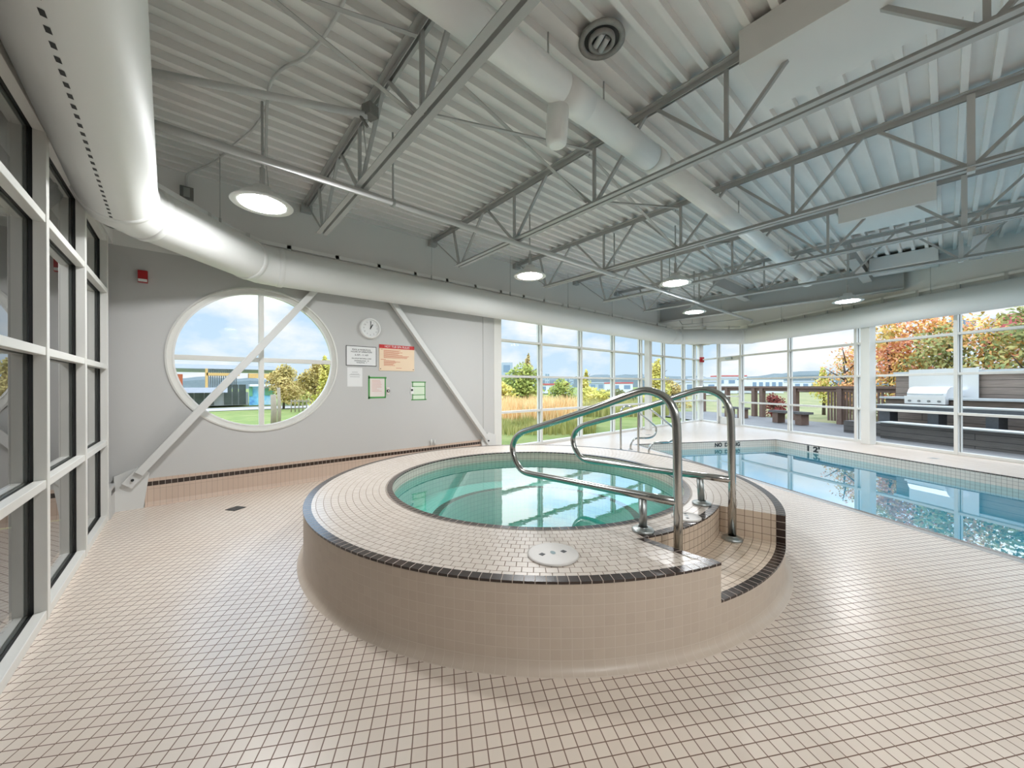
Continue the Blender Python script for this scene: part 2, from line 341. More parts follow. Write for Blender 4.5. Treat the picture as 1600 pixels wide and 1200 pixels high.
# ------------------------------------------------------------------ floor with pool and spa openings
SX, SY, SR = 2.79, 2.87, 2.16
P0, P1, A0, A1 = 4.60, 8.49, -0.6, 8.23
def floor():
    bm = new(); loops = []
    outer = [(XL-0.2, FY-0.1), (xr(FY-0.1, GN+0.1), FY-0.1), (xr(GY+0.1, GN+0.1), GY+0.1), (XL-0.2, GY+0.1)]
    loops.append(outer)
    loops.append([tuple(wn(a, n)[:2]) for a, n in ((A0, P0), (A1, P0), (A1, P1), (A0, P1))])
    loops.append([(SX+1.5*math.cos(2*PI*i/64), SY+1.5*math.sin(2*PI*i/64)) for i in range(64)])
    es = []
    for lp in loops:
        v = [bm.verts.new((x, y, 0)) for x, y in lp]
        es += [bm.edges.new((v[i], v[(i+1) % len(v)])) for i in range(len(v))]
    bmesh.ops.triangle_fill(bm, use_beauty=True, use_dissolve=False, edges=es)
    for f in bm.faces:
        if f.normal.z < 0: f.normal_flip()
    struct('floor', bm, M['floor'], uv=lambda c, n, m: (c.x*W.x+c.y*W.y, c.x*NO.x+c.y*NO.y), label='beige square tile floor of the pool hall', recalc=False)
floor()
# ------------------------------------------------------------------ walls
RC = V((0.755, 0, 1.775)); RO = 0.975
def wall_back():
    bm = new(); x1 = 4.93; es = []
    for yy in (YB, YB+0.35):
        v = [bm.verts.new(p) for p in ((XL-0.3, yy, 0), (x1, yy, 0), (x1, yy, 3.02), (XL-0.3, yy, 3.02))]
        c = [bm.verts.new((RC.x+RO*math.cos(2*PI*i/72), yy, RC.z+RO*math.sin(2*PI*i/72))) for i in range(72)]
        e = [bm.edges.new((v[i], v[(i+1) % 4])) for i in range(4)] + [bm.edges.new((c[i], c[(i+1) % 72])) for i in range(72)]
        bmesh.ops.triangle_fill(bm, use_beauty=True, use_dissolve=False, edges=e); es.append((v, c))
    (v0, c0), (v1, c1) = es
    for i in range(4): bm.faces.new((v0[i], v0[(i+1) % 4], v1[(i+1) % 4], v1[i]))
    for i in range(72): bm.faces.new((c0[i], c0[(i+1) % 72], c1[(i+1) % 72], c1[i]))
    xe = xr(YB, NB)
    o = struct('wall_back', bm, M['wall'], label='pale grey painted wall with the round window')
    bm = new(); bx(bm, XL-0.3, CX+0.3, YB, YB+0.35, 3.02, 4.3); obj('upper_band', bm, M['lightened'], o)
wall_back()
def wall_right():
    bm = new()
    for a0, a1, z0, z1 in ((-1.4, 13.3, 3.02, 4.3),):
        c = (wn(a0, NB)+wn(a1, NB+0.3))/2; box(bm, (c.x, c.y, (z0+z1)/2), (a1-a0, 0.3, z1-z0), AW)
    struct('wall_right', bm, M['lightened'], label='grey painted wall band above the right hand windows')
wall_right()
bm = new(); bx(bm, XL-0.3, XL, FY, YB, 3.02, 4.3); struct('wall_left', bm, M['lightened'], label='grey painted wall band above the dark left hand glazing')
bm = new(); bx(bm, XL-0.3, 9.0, FY-0.2, FY, 0, 4.3); struct('wall_front', bm, M['wall'], label='plain wall behind the viewer')
def dark_room():
    bm = new()
    bx(bm, -4.2, -4.1, FY, YB, -0.05, 3.3); bx(bm, -4.1, XL-0.12, FY, YB, -0.06, -0.01); bx(bm, -4.1, XL-0.3, FY, YB, 3.2, 3.3)
    bx(bm, -4.1, XL-0.12, FY-0.1, FY, 0, 3.3); bx(bm, -4.1, XL-0.12, YB, YB+0.1, 0, 3.3)
    struct('room_adjacent', bm, mat('adjacent_room_paint', (0.25, 0.25, 0.25), 0.8), label='dim room behind the left hand glazing')
dark_room()
# tiled skirting under the round window
def skirting():
    bm = new(); y = YB
    prof = [(0.05, 0.0), (0.02, 0.012), (0.008, 0.05), (0.008, 0.325), (0.0, 0.325)]
    for (a, z0), (b, z1) in zip(prof[:-1], prof[1:]): quad(bm, (-0.40, y-a, z0), (4.72, y-a, z0), (4.72, y-b, z1), (-0.40, y-b, z1))
    o = struct('baseboard_back', bm, M['basetile'], uv=lambda c, n, m: (c.x, c.z), label='beige tile skirting with a dark brown row under the round window')
    b2 = new(); quad(b2, (-0.40, y-0.0095, 0.238), (4.72, y-0.0095, 0.238), (4.72, y-0.0095, 0.288), (-0.40, y-0.0095, 0.288))
    obj('dark_tile_row', b2, M['darktile'], o, uv=lambda c, n, m: (c.x, c.z+0.012))
    b3 = new(); bx(b3, XL-0.04, XL+0.012, 5.80, 6.14, 0.0, 0.325)
    o3 = struct('baseboard_left', b3, M['wall'], label='painted corner skirting beside the dark glazing')
    b4 = new(); bx(b4, XL-0.04, XL+0.0135, 5.86, 6.13, 0.238, 0.288); obj('dark_tile_row', b4, M['dark'], o3)
skirting()
# ------------------------------------------------------------------ glazing
RAILS = (0.82, 1.62, 2.42)
def glazing(name, label, org, d, n, spans, top, rails=RAILS, gm=None, skip_door=None, mw=0.06):
    """org + d*s walks along the wall, n points out of the room; spans = list of mullion positions"""
    root = sthing(name, tuple(org), label, 'window')
    def P(s, o, z): return org + d*s + n*o + V((0, 0, z))
    rz = math.atan2(d.y, d.x)
    def B(bm, s0, s1, o0, o1, z0, z1):
        c = P((s0+s1)/2, (o0+o1)/2, (z0+z1)/2); box(bm, c, (s1-s0, o1-o0, z1-z0), rz)
    for s in spans:
        bm = new(); B(bm, s-mw/2, s+mw/2, -0.055, 0.0, 0, top); obj('mullion', bm, M['frame'], root, bevel=0.003)
        bm = new(); B(bm, s-mw/2+0.006, s+mw/2-0.006, 0.0, 0.016, 0, top); obj('gasket', bm, M['gasket'], root)
        bm = new(); B(bm, s-mw/2, s+mw/2, 0.024, 0.08, 0, top); obj('outer_cap', bm, M['frame'], root)
    for a, b in zip(spans[:-1], spans[1:]):
        door = skip_door and abs(a-skip_door[0]) < 0.05
        zs = [0.0] + list(rails) + [top]
        for i, z in enumerate([0.03] + list(rails) + [top-0.03]):
            if door and 0 < i < len(rails): continue
            if door and i == 0: continue
            bm = new(); h = 0.05 if 0 < i <= len(rails) else 0.06
            B(bm, a+mw/2, b-mw/2, -0.05, 0.0, z-h/2, z+h/2); obj('sill' if i == 0 else 'rail', bm, M['frame'], root, bevel=0.003)
            bm = new(); B(bm, a+mw/2, b-mw/2, 0.0, 0.016, z-h/2+0.006, z+h/2-0.006); obj('gasket', bm, M['gasket'], root)
            bm = new(); B(bm, a+mw/2, b-mw/2, 0.024, 0.07, z-h/2, z+h/2); obj('outer_cap', bm, M['frame'], root)
        if not door or True:
            zl = zs if not door else [rails[-1], top]
            for z0, z1 in zip(zl[:-1], zl[1:]):
                bm = new(); quad(bm, P(a, 0.018, z0), P(b, 0.018, z0), P(b, 0.018, z1), P(a, 0.018, z1)); obj('glass_pane', bm, gm or M['glass'], root)
    return root
glazing('window_1', 'white framed grid of tall windows facing the meadow', V((0, GY, 0)), V((1, 0, 0)), V((0, 1, 0)),
        [4.98, 6.43, 7.95, 9.46, 10.98, 12.47, 14.0, 14.93, CX-0.03], 3.04)
glazing('window_2', 'white framed grid of tall windows facing the barbecue terrace', wn(0, GN), W, NO,
        [-1.4, 0.2, 2.03, 3.86, 5.69, 7.53, 9.356, 11.159, 12.246, 13.20], 3.04, skip_door=(11.159, 12.246))
glazing('window_3', 'dark left hand glazing with grey frames', V((XL-0.055, 0, 0)), V((0, 1, 0)), V((-1, 0, 0)),
        [-6.0, -4.24, -3.12, -2.0, -0.9, 0.21, 1.33, 2.45, 3.57, 4.68, 5.775], 3.0, gm=M['glassdark'], mw=0.058)
# corner post of the two glass walls
bm = new(); box(bm, (CX-0.07, GY-0.04, 1.55), (0.16, 0.14, 3.1), math.radians(-30)); struct('trim_corner', bm, M['frame'], label='white post where the two glass walls meet')
# round window
def round_window():
    root = sthing('window_4', (RC.x, YB, RC.z), 'round white framed window with a cross of glazing bars', 'window')
    def ring(prof, m, name):
        bm = new(); n = 96; rows = []
        for r, y in prof: rows.append([bm.verts.new((RC.x+r*math.cos(2*PI*i/n), y, RC.z+r*math.sin(2*PI*i/n))) for i in range(n)])
        for A, B in zip(rows, rows[1:]+rows[:1]):
            for i in range(n):
                f = bm.faces.new((A[i], A[(i+1) % n], B[(i+1) % n], B[i])); f.smooth = False
        return obj(name, bm, m, root)
    ring([(0.985, YB-0.012), (0.965, YB-0.016), (0.965, YB+0.10), (0.985, YB+0.10)], M['frame'], 'casing')
    ring([(0.965, YB+0.03), (0.905, YB+0.03), (0.905, YB+0.12), (0.965, YB+0.12)], M['frame'], 'frame_ring')
    ring([(0.912, YB+0.025), (0.895, YB+0.025), (0.895, YB+0.05), (0.912, YB+0.05)], M['white'], 'glazing_bead')
    for h in (0, 1):
        bm = new()
        if h: bx(bm, RC.x-0.90, RC.x+0.90, YB+0.03, YB+0.10, RC.z-0.03, RC.z+0.03)
        else: bx(bm, RC.x-0.03, RC.x+0.03, YB+0.028, YB+0.10, RC.z-0.90, RC.z+0.90)
        obj('glazing_bar', bm, M['frame'], root, bevel=0.003)
    bm = new(); vv = [bm.verts.new((RC.x+0.91*math.cos(2*PI*i/72), YB+0.085, RC.z+0.91*math.sin(2*PI*i/72))) for i in range(72)]; bm.faces.new(vv)
    obj('glass_pane', bm, M['glass'], root)
round_window()
# glass door in the far corner
def door():
    a0, a1 = 11.159+0.03, 12.246-0.03
    root = sthing('door_1', tuple(wn((a0+a1)/2, GN)), 'white framed glass door in the far corner', 'door')
    def B(name, s0, s1, o0, o1, z0, z1, m=None, par=None):
        bm = new(); c = wn((s0+s1)/2, GN+(o0+o1)/2, (z0+z1)/2); box(bm, c, (s1-s0, abs(o1-o0), z1-z0), AW); return obj(name, bm, m or M['frame'], par or root)
    B('stile', a0, a0+0.08, -0.02, 0.03, 0.01, 2.38); B('stile', a1-0.08, a1, -0.02, 0.03, 0.01, 2.38)
    B('top_rail', a0, a1, -0.02, 0.03, 2.29, 2.39); B('kick_panel', a0, a1, -0.02, 0.03, 0.01, 0.26)
    B('push_bar', a0+0.05, a1-0.05, -0.07, -0.04, 1.0, 1.04, M['white'])
    B('door_closer', a0+0.35, a0+0.62, -0.09, -0.02, 2.33, 2.40, M['chromedull'])
    bm = new(); quad(bm, wn(a0, GN+0.005, 0.2), wn(a1, GN+0.005, 0.2), wn(a1, GN+0.005, 2.3), wn(a0, GN+0.005, 2.3)); obj('glass_pane', bm, M['glass'], root)
door()
# white square posts in front of the glazing
for c, rz, s, lb in (((4.90, YB+0.10, 1.55), 0, (0.20, 0.22, 3.1), 'white column where the round window wall ends'),
                 ((11.12, 6.23, 1.55), 0, (0.17, 0.17, 3.1), 'white column standing before the back windows'),
                 (tuple(wn(7.16, 9.97))[:2]+(1.55,), AW, (0.19, 0.19, 3.1), 'white column standing before the right hand windows')):
    bm = new(); box(bm, c, s, rz); struct('column', bm, M['frame'], label=lb, bevel=0.006)
bm = new(); box(bm, (4.62, YB-0.006, 1.6), (0.20, 0.012, 2.9)); struct('trim_pilaster', bm, M['wall'], label='flat pilaster beside the end column')
# ------------------------------------------------------------------ ceiling deck
def deck():
    bm = new(); y = YB+0.35; p = 0.178; prof = []
    while y > FY-0.2:
        for dy, z in ((0, 0), (0.046, 0), (0.052, 0.066), (0.172, 0.066)): prof.append((y-dy, DZ+z))
        y -= p
    rows = []
    for yy, z in prof: rows.append([bm.verts.new((x, yy, z)) for x in (XL-0.3, xr(yy, NB+0.28))])
    for A, B in zip(rows[:-1], rows[1:]): bm.faces.new((A[0], A[1], B[1], B[0]))
    struct('ceiling', bm, M['deckmetal'], label='ribbed steel roof deck painted pale grey')
    b2 = new(); y0, y1 = FY-0.2, YB+0.35
    v = [b2.verts.new(q) for q in ((XL-0.3, y0, DZ+0.2), (xr(y0, NB+0.28), y0, DZ+0.2), (xr(y1, NB+0.28), y1, DZ+0.2), (XL-0.3, y1, DZ+0.2))]
    b2.faces.new(v); struct('roof', b2, M['roofgrey'], label='flat roof over the deck')
deck()
# ------------------------------------------------------------------ joists
ZB, ZT = 3.37, 4.0
def joist(x, y1, y0, label, posts=False):
    root = thing('roof_joist', (x, y1, ZB), label, 'roof joist', 'open-web joists under the roof deck')
    bm = new()
    for s in (-1, 1):
        bx(bm, x+s*0.012, x+s*0.062, y0, y1, ZT+0.048, DZ-0.002); bx(bm, x+s*0.012, x+s*0.018, y0, y1, ZT, ZT+0.05)
    obj('top_chord', bm, M['steel'], root)
    bm = new(); ye = y1-0.86
    for s in (-1, 1):
        bx(bm, x+s*0.014, x+s*0.066, y0+0.1, ye, ZB, ZB+0.008); bx(bm, x+s*0.014, x+s*0.020, y0+0.1, ye, ZB+0.008, ZB+0.05)
    obj('bottom_chord', bm, M['steel'], root)
    yp = [5.17-1.33*k for k in range(9)]; zt, zb = ZT+0.03, ZB+0.03
    bm = new(); bar(bm, (x, y1-0.1, zt), (x, yp[0]+0.05, zb), 0.016, 0.016); obj('web_rod', bm, M['steel'], root)
    for i, y in enumerate(yp):
        if y < y0+0.7: break
        bm = new()
        if i == 0: bar(bm, (x, y+0.05, zb), (x, y+0.22, zt), 0.03, 0.03)
        elif posts and i == 4: bar(bm, (x, y, zb-0.07), (x, y, zt), 0.075, 0.05)
        else: bar(bm, (x, y, zb), (x, y, zt), 0.03, 0.03)
        obj('web_post', bm, M['pipe'] if posts and i == 4 else M['steel'], root)
        for sgn in ((-1,) if i == 0 else (-1, 1)):
            bm = new(); bar(bm, (x, y+sgn*0.03, zb), (x, y+sgn*0.62, zt), 0.032, 0.028); obj('web_diagonal', bm, M['steel'], root)
    bm = new(); box(bm, (x, y1-0.02, ZT+0.0), (0.14, 0.12, 0.1)); obj('bearing_seat', bm, M['steel'], root)
JX = (1.30, 3.36, 5.40, 7.40, 9.20)
for i, (x, lb) in enumerate(zip(JX, ('grey open-web roof joist above the round window, first from the left wall', 'grey open-web roof joist, second from the left wall, passing the ceiling vent',
        'grey open-web roof joist, third from the left wall', 'grey open-web roof joist, fourth from the left wall', 'grey open-web roof joist nearest the deep girder'))):
    joist(x, YB-0.02, max(FY, (0.866*x-NB)/0.5+0.15), lb, posts=i >= 2)
xs = (XL+0.03,) + JX
for i, lb in enumerate(('crossed grey bridging bars between the left wall and the first joist', 'crossed grey bridging bars between first and second joist', 'crossed grey bridging bars between second and third joist', 'crossed grey bridging bars between third and fourth joist', 'crossed grey bridging bars between fourth and fifth joist')):
    a, b = xs[i]+0.03, xs[i+1]-0.03; root = thing('cross_bridging', (a, 2.56, ZB), lb, 'bridging', 'crossed bridging between the joists')
    if i == 0:
        a += 0.0
    for z0, z1, dy in ((ZB+0.06, ZT-0.03, -0.03), (ZT-0.03, ZB+0.06, 0.03)):
        bm = new(); bar(bm, (a, 2.56+dy, z0), (b, 2.56+dy, z1), 0.035, 0.006); bar(bm, (a, 2.56+dy+0.016, z0+0.014), (b, 2.56+dy+0.016, z1+0.014), 0.005, 0.03)
        obj('bridging_bar', bm, M['steel'], root)
def girder():
    x = 11.72; y0, y1 = 0.60, YB-0.02
    root = thing('girder', (x, y1, 3.49), 'deep grey plate girder under the deck near the right wall', 'girder')
    for nm, a in (('bottom_flange', (x-0.11, x+0.11, y0, y1, 3.47, 3.49)), ('web_plate', (x-0.008, x+0.008, y0, y1, 3.49, 4.03)), ('top_flange', (x-0.11, x+0.11, y0, y1, 4.03, 4.05))):
        bm = new(); bx(bm, *a); obj(nm, bm, M['steel2'], root)
girder()
# boxed ceiling panels between the ribs
for x0, x1, y0, y1, zb_, lb in ((3.13, 3.83, -3.5, 1.01, 3.80, 'long white ceiling box wrapped around the second joist'), (7.33, 8.03, 0.08, 1.05, 3.80, 'white ceiling box wrapped around the fourth joist'),
                       (10.85, 11.55, 0.10, 1.06, 3.80, 'white ceiling box beside the deep girder')):
    bm = new(); bx(bm, x0, x1, y0, y1, zb_, DZ-0.003)
    tag(obj('ceiling_box', bm, M['lightened']), lb, 'ceiling box', 'boxed panels under the roof deck')
# short deep beams on the right hand side
def header_beam(p0, p1, z0, z1, lb):
    root = thing('header_beam', p0, lb, 'beam')
    bm = new(); bar(bm, V(p0)+V((0, 0, (z0+z1)/2)), V(p1)+V((0, 0, (z0+z1)/2)), 0.012, z1-z0); obj('web_plate', bm, M['steel2'], root)
    bm = new(); bar(bm, V(p0)+V((0, 0, z0)), V(p1)+V((0, 0, z0)), 0.16, 0.015); obj('bottom_flange', bm, M['steel2'], root)
header_beam((9.25, 3.55, 0), (11.6, 3.55, 0), 3.72, 4.02, 'short grey header beam between last joist and girder above a lamp')
header_beam((9.25, 1.16, 0), (11.6, 1.16, 0), 3.72, 4.02, 'short grey header beam beside the ceiling box by the girder')
header_beam((9.25, -0.35, 0), (11.0, -0.35, 0), 3.72, 4.02, 'short grey header beam near the right wall')
# ------------------------------------------------------------------ ducts
DR, DZC = 0.245, 3.0
dpts = [V((-0.115, -5.9, DZC)), V((-0.45, 4.62, DZC)), V((0.70, 5.85, DZC)), V((11.95, 5.85, DZC)), V((13.74, 4.24, DZC)), wn(-1.0, 9.80-0.0, DZC)]
dpts[4] = wn(10.6, 9.80, DZC)
def perimeter_duct():
    root = thing('perimeter_duct', (0.70, 5.85, DZC), 'large white round air duct running round the room above the windows', 'air duct')
    D = dpts
    for i in range(len(D)-1):
        a, b = D[i], D[i+1]; bm = new(); tube(bm, [a, b], DR, 40, cap=False)
        obj('duct_run', bm, M['duct'], root)
    for i in range(1, len(D)-1):
        d0 = (D[i]-D[i-1]).normalized(); d1 = (D[i+1]-D[i]).normalized(); k = 0.22
        bm = new(); pts = []
        p0, p1 = D[i]-d0*k, D[i]+d1*k
        for t in range(9):
            u = t/8; pts.append(p0*(1-u)**2 + D[i]*2*u*(1-u) + p1*u*u)
        tube(bm, pts, DR+0.005, 40, cap=False); obj('elbow', bm, M['duct'], root)
        for p, d in ((p0, d0), (p1, d1)):
            bm = new(); tube(bm, [p-d*0.035, p-d*0.03, p+d*0.03, p+d*0.035], [DR, DR+0.011, DR+0.011, DR], 40, cap=False); obj('collar', bm, M['duct'], root)
    # two welded seams with a slot row on the left run
    for k in range(40):
        bm = new(); y = 0.9+k*0.088; a = math.radians(263); c = V((-0.379-0.032*(y-2.4)+(DR+0.0006)*math.cos(a)*1.0, y, DZC+(DR+0.0006)*math.sin(a)))
        t = V((-math.sin(a), 0, math.cos(a))); q = V((0, 1, 0))
        quad(bm, c-q*0.02-t*0.009, c+q*0.02-t*0.009, c+q*0.02+t*0.009, c-q*0.02+t*0.009)
        obj('air_slot', bm, M['black'], root)
    # hanger rods
    for x, y in ((-0.41, 3.3), (0.27, 5.42), (3.2, 5.85), (5.0, 5.85), (6.8, 5.85), (8.6, 5.85), (11.0, 5.85)) + tuple(tuple(wn(a, 9.80)[:2]) for a in (9.3, 7.6, 5.9)):
        bm = new(); tube(bm, [(x, y, DZC+DR-0.01), (x, y, DZ+0.0)], 0.004, 6); tube(bm, [(x, y, DZC+DR), (x, y, DZC+DR+0.09)], 0.012, 8)
        obj('hanger_rod', bm, M['steel2'], root)
perimeter_duct()
def wall_rail():
    pts = [V((-0.58, 3.0, 0.10)), V((-0.58, 4.88, 0.10)), V((0.43, 6.05, 0.08)), V((0.75, 6.07, 0)), V((12.3, 6.07, 0)), wn(10.95, 9.91), wn(-0.5, 9.91)]
    root = thing('support_rail', (0.45, 6.02, 3.33), 'slim white support rail with brackets along the wall above the big duct', 'rail')
    for a, b in zip(pts[:-1], pts[1:]):
        L = (b-a).length; z = V((0, 0, 3.375))
        bm = new(); bar(bm, a+z, b+z, 0.03, 0.05); obj('rail', bm, M['litduct'], root)
        n = max(1, int(L/0.62)); d = (b-a).normalized()
        for k in range(n):
            p = a+d*((k+0.5)*L/n); bm = new(); bar(bm, p+V((0, 0, 3.15)), p+V((0, 0, 3.405)), 0.03, 0.05, up=d); obj('bracket', bm, M['brace'], root)
wall_rail()
def branch_duct():
    y, z, r = 1.96, 3.72, 0.115
    root = thing('branch_duct', (2.0, y, z), 'slim white round duct crossing the ceiling through the joists', 'air duct')
    bm = new(); tube(bm, [(-0.2, y, z), (3.62, y, z)], r+0.006, 32); obj('duct_run', bm, M['litduct'], root)
    bm = new(); tube(bm, [(3.60, y, z), (9.95, y, z)], r-0.006, 32); obj('duct_run', bm, M['litduct'], root)
    bm = new(); tube(bm, [(3.55, y, z), (3.66, y, z), (3.74, y, z), (3.78, y, z)], [r+0.012, r+0.012, r+0.004, r-0.02], 32); obj('collar', bm, M['litduct'], root)
    bm = new(); tube(bm, [(2.20, y, z), (2.50, y, z)], r+0.010, 32); obj('saddle', bm, M['litduct'], root)
    px = 2.225
    bm = new(); tube(bm, [(px, y+0.04, z-0.02), (px, y+0.07, 3.40), (px, y+0.07, 3.335), (px, y+0.07, 3.315)], [0.086, 0.086, 0.08, 0.055], 24); obj('drop_stub', bm, M['litduct'], root)
    bm = new(); tube(bm, [(9.93, y, z), (10.05, y, z), (10.22, y+0.02, z-0.01)], [r, r+0.03, r+0.05], 24, cap=False); obj('outlet', bm, M['litduct'], root)
    for x in (2.05, 2.75, 5.3, 6.0, 8.6):
        bm = new(); tube(bm, [(x, y-0.01, z+r-0.01), (x, y-0.01, DZ)], 0.007, 8); obj('hanger_rod', bm, M['steel2'], root)
branch_duct()
def roof_vent():
    x, y = 2.42, 2.06+0.06
    x, y = 2.40, 1.72
    root = thing('roof_vent', (x, y, DZ), 'round dusty ventilation opening in the roof deck above the slim duct', 'vent')
    bm = new(); lathe(bm, [(0.17, 0.0), (0.175, -0.015), (0.135, -0.02), (0.13, 0.0)], (x, y, DZ-0.001), 40); obj('flange_ring', bm, M['vent'], root)
    bm = new(); lathe(bm, [(0.13, -0.005), (0.0, -0.004)], (x, y, DZ-0.001), 40); obj('opening', bm, M['black'], root)
    bm = new(); lathe(bm, [(0.10, -0.006), (0.10, -0.035), (0.075, -0.035), (0.075, -0.006)], (x, y, DZ), 32); obj('inner_ring', bm, M['vent'], root)
    for k in (-1, 1):
        bm = new(); tube(bm, [(x+k*0.03-0.02, y-0.05, DZ-0.02), (x+k*0.03+0.02, y+0.05, DZ-0.03)], 0.022, 10); obj('flexible_hose', bm, M['pipe'], root)
roof_vent()
# sprinkler main and conduits
def pipes():
    y, z = 3.78, 3.325
    root = thing('sprinkler_pipe', (-0.5, y, z), 'long grey sprinkler pipe slung under the joists', 'pipe')
    bm = new(); tube(bm, [(-0.62, y, z), (12.62, y-0.02, z)], 0.034, 16); obj('main_pipe', bm, M['pipe'], root)
    for x in (1.62, 5.62, 7.62, 10.4):
        bm = new(); tube(bm, [(x, y, z+0.03), (x, y, DZ)], 0.011, 8); obj('hanger_rod', bm, M['steel'], root)
        bm = new(); tube(bm, [(x-0.015, y, z), (x+0.015, y, z)], 0.043, 16); obj('pipe_clamp', bm, M['steel2'], root)
    bm = new(); lathe(bm, [(0.0, 0.0), (0.03, 0.0), (0.03, 0.04), (0.012, 0.05), (0.012, 0.09)], (12.62, y-0.02, z-0.09), 12); obj('sprinkler_head', bm, M['steel2'], root)
    root = thing('brace_pipe', (-0.62, 3.95, 3.8), 'grey pipe brace running from the left wall to a clamp on the first joist', 'pipe')
    bm = new(); tube(bm, [(-0.62, 4.12, 3.80), (1.20, 3.34, 3.80)], 0.03, 14); obj('pipe', bm, M['pipe'], root)
    bm = new(); box(bm, (1.22, 3.33, 3.84), (0.10, 0.10, 0.10), 0.4); tube(bm, [(1.14, 3.36, 3.79), (1.20, 3.34, 3.70)], 0.014, 8); obj('clamp', bm, M['galv'], root)
    bm = new(); tube(bm, [(1.17, 3.36, 3.72), (1.20, 3.36, 3.42)], 0.006, 6); obj('wire', bm, M['steel2'], root)
    root = thing('conduit', (-0.02, 6.1, 3.85), 'thin bent conduit dropping to a metal junction box high on the wall', 'conduit')
    bm = new(); tube(bm, smooth_path([(-0.02, 6.12, 3.86), (-0.02, 6.1, 4.0), (0.03, 6.0, 4.03), (0.22, 5.6, 4.035), (0.36, 5.1, 4.035), (0.50, 4.6, 4.035), (0.56, 4.2, 4.035)], 5), 0.012, 8); obj('tube_run', bm, M['pipe'], root)
    bm = new(); box(bm, (-0.02, 6.125, 3.80), (0.13, 0.05, 0.15)); obj('junction_box', bm, M['galv'], root, bevel=0.004)
    bm = new(); box(bm, (-0.02, 6.096, 3.80), (0.06, 0.012, 0.11)); obj('box_cover', bm, M['chromedull'], root)
    root = thing('conduit', (0.52, 4.16, 3.3), 'thin bent conduit running up past the nearest lamp to the deck', 'conduit')
    bm = new(); tube(bm, smooth_path([(0.545, 4.13, 3.55), (0.53, 3.9, 3.98), (0.58, 3.6, 4.03), (0.72, 3.3, 4.035), (0.80, 2.8, 4.035), (0.80, 2.0, 4.035), (0.78, 1.2, 4.035)], 5), 0.013, 8); obj('tube_run', bm, M['pipe'], root)
    root = thing('conduit', (9.0, 6.02, 3.5), 'thin conduit loop on the far wall below the girder', 'conduit')
    bm = new(); tube(bm, [(12.3, 5.9, 3.75), (12.35, 5.7, 3.42), (12.5, 4.7, 3.40), (12.6, 3.9, 3.40)], 0.010, 6); tube(bm, [(12.4, 5.4, 3.41), (12.4, 5.4, 3.9)], 0.008, 6); obj('tube_run', bm, M['steel2'], root)
pipes()
# ------------------------------------------------------------------ pendant lamps
def lamp(x, y, label, z=3.10, seen=True):
    root = thing('pendant_lamp', (x, y, z), label, 'pendant lamp', 'round pendant lamps under the joists')
    c = (x, y, z)
    bm = new(); lathe(bm, [(0.188, 0.003), (0.245, -0.004), (0.252, 0.004), (0.245, 0.012), (0.225, 0.03), (0.17, 0.075), (0.11, 0.11), (0.075, 0.125), (0.07, 0.165), (0.0, 0.17)], c, 48); obj('lamp_shade', bm, M['shade'], root)
    bm = new(); lathe(bm, [(0.189, 0.006), (0.185, 0.0), (0.0, -0.003)], c, 48); obj('lens', bm, M['lens'], root)
    bm = new(); tube(bm, [(x, y, z+0.16), (x, y, z+0.34)], 0.022, 12); tube(bm, [(x, y, z+0.33), (x, y, DZ)], 0.011, 10); obj('stem', bm, M['steel'], root)
    bm = new(); tube(bm, [(x+0.05, y, z+0.14), (x+0.03, y+0.02, z+0.45), (x, y+0.02, z+0.6)], 0.004, 6); obj('safety_cord', bm, M['steel2'], root)
lamp(0.52, 4.16, 'round pendant lamp above the round window, nearest the left wall')
lamp(4.00, 4.21, 'round pendant lamp above the end of the round window wall, under the sprinkler pipe')
lamp(6.13, 2.94, 'round pendant lamp on a long stem beside the third joist')
lamp(8.88, 3.82, 'round pendant lamp farthest back, before the deep girder')
lamp(10.14, 1.31, 'round pendant lamp by the right hand windows, tilted cord on top')
for x, y, lb in ((0.9, -1.3, 'added unseen pendant lamp just behind the viewer'), (4.6, -3.9, 'added unseen pendant lamp by the front wall toward the pool'), (1.2, -3.6, 'added unseen pendant lamp near the front wall')):  # unseen lamps added to raise the light inside the hall
    lamp(x, y, lb)
# ------------------------------------------------------------------ hot tub
def polar(co, r0=None):
    dx, dy = co.x-SX, co.y-SY; return math.atan2(dy, dx) % (2*PI), math.hypot(dx, dy)
def uv_top(rm):
    def f(c, n, m):
        a, r = polar(c); am, _ = polar(m)
        if a-am > PI: a -= 2*PI
        if am-a > PI: a += 2*PI
        return (a*rm, r)
    return f
def uv_side(rm):
    def f(c, n, m):
        a, r = polar(c); am, _ = polar(m)
        if a-am > PI: a -= 2*PI
        if am-a > PI: a += 2*PI
        return (a*rm, c.z)
    return f
ZS, ZSTEP, ZW = 0.44, 0.235, 0.33
RI, RS = 1.45, 1.73
AF = math.radians(284.0)
def an(r): return math.radians(249.2+4.3*(r-RS)/0.43)
def sp(r, a, z): return (SX+r*math.cos(a), SY+r*math.sin(a), z)
def annulus(bm, r0, r1, a0, a1, z, seg=96, nr=1):
    """a0, a1 may be functions of r"""
    g = []
    for k in range(nr+1):
        r = r0+(r1-r0)*k/nr; s = a0(r) if callable(a0) else a0; e = a1(r) if callable(a1) else a1
        g.append([bm.verts.new(sp(r, s+(e-s)*i/seg, z)) for i in range(seg+1)])
    for k in range(nr):
        for i in range(seg): bm.faces.new((g[k][i], g[k+1][i], g[k+1][i+1], g[k][i+1]))
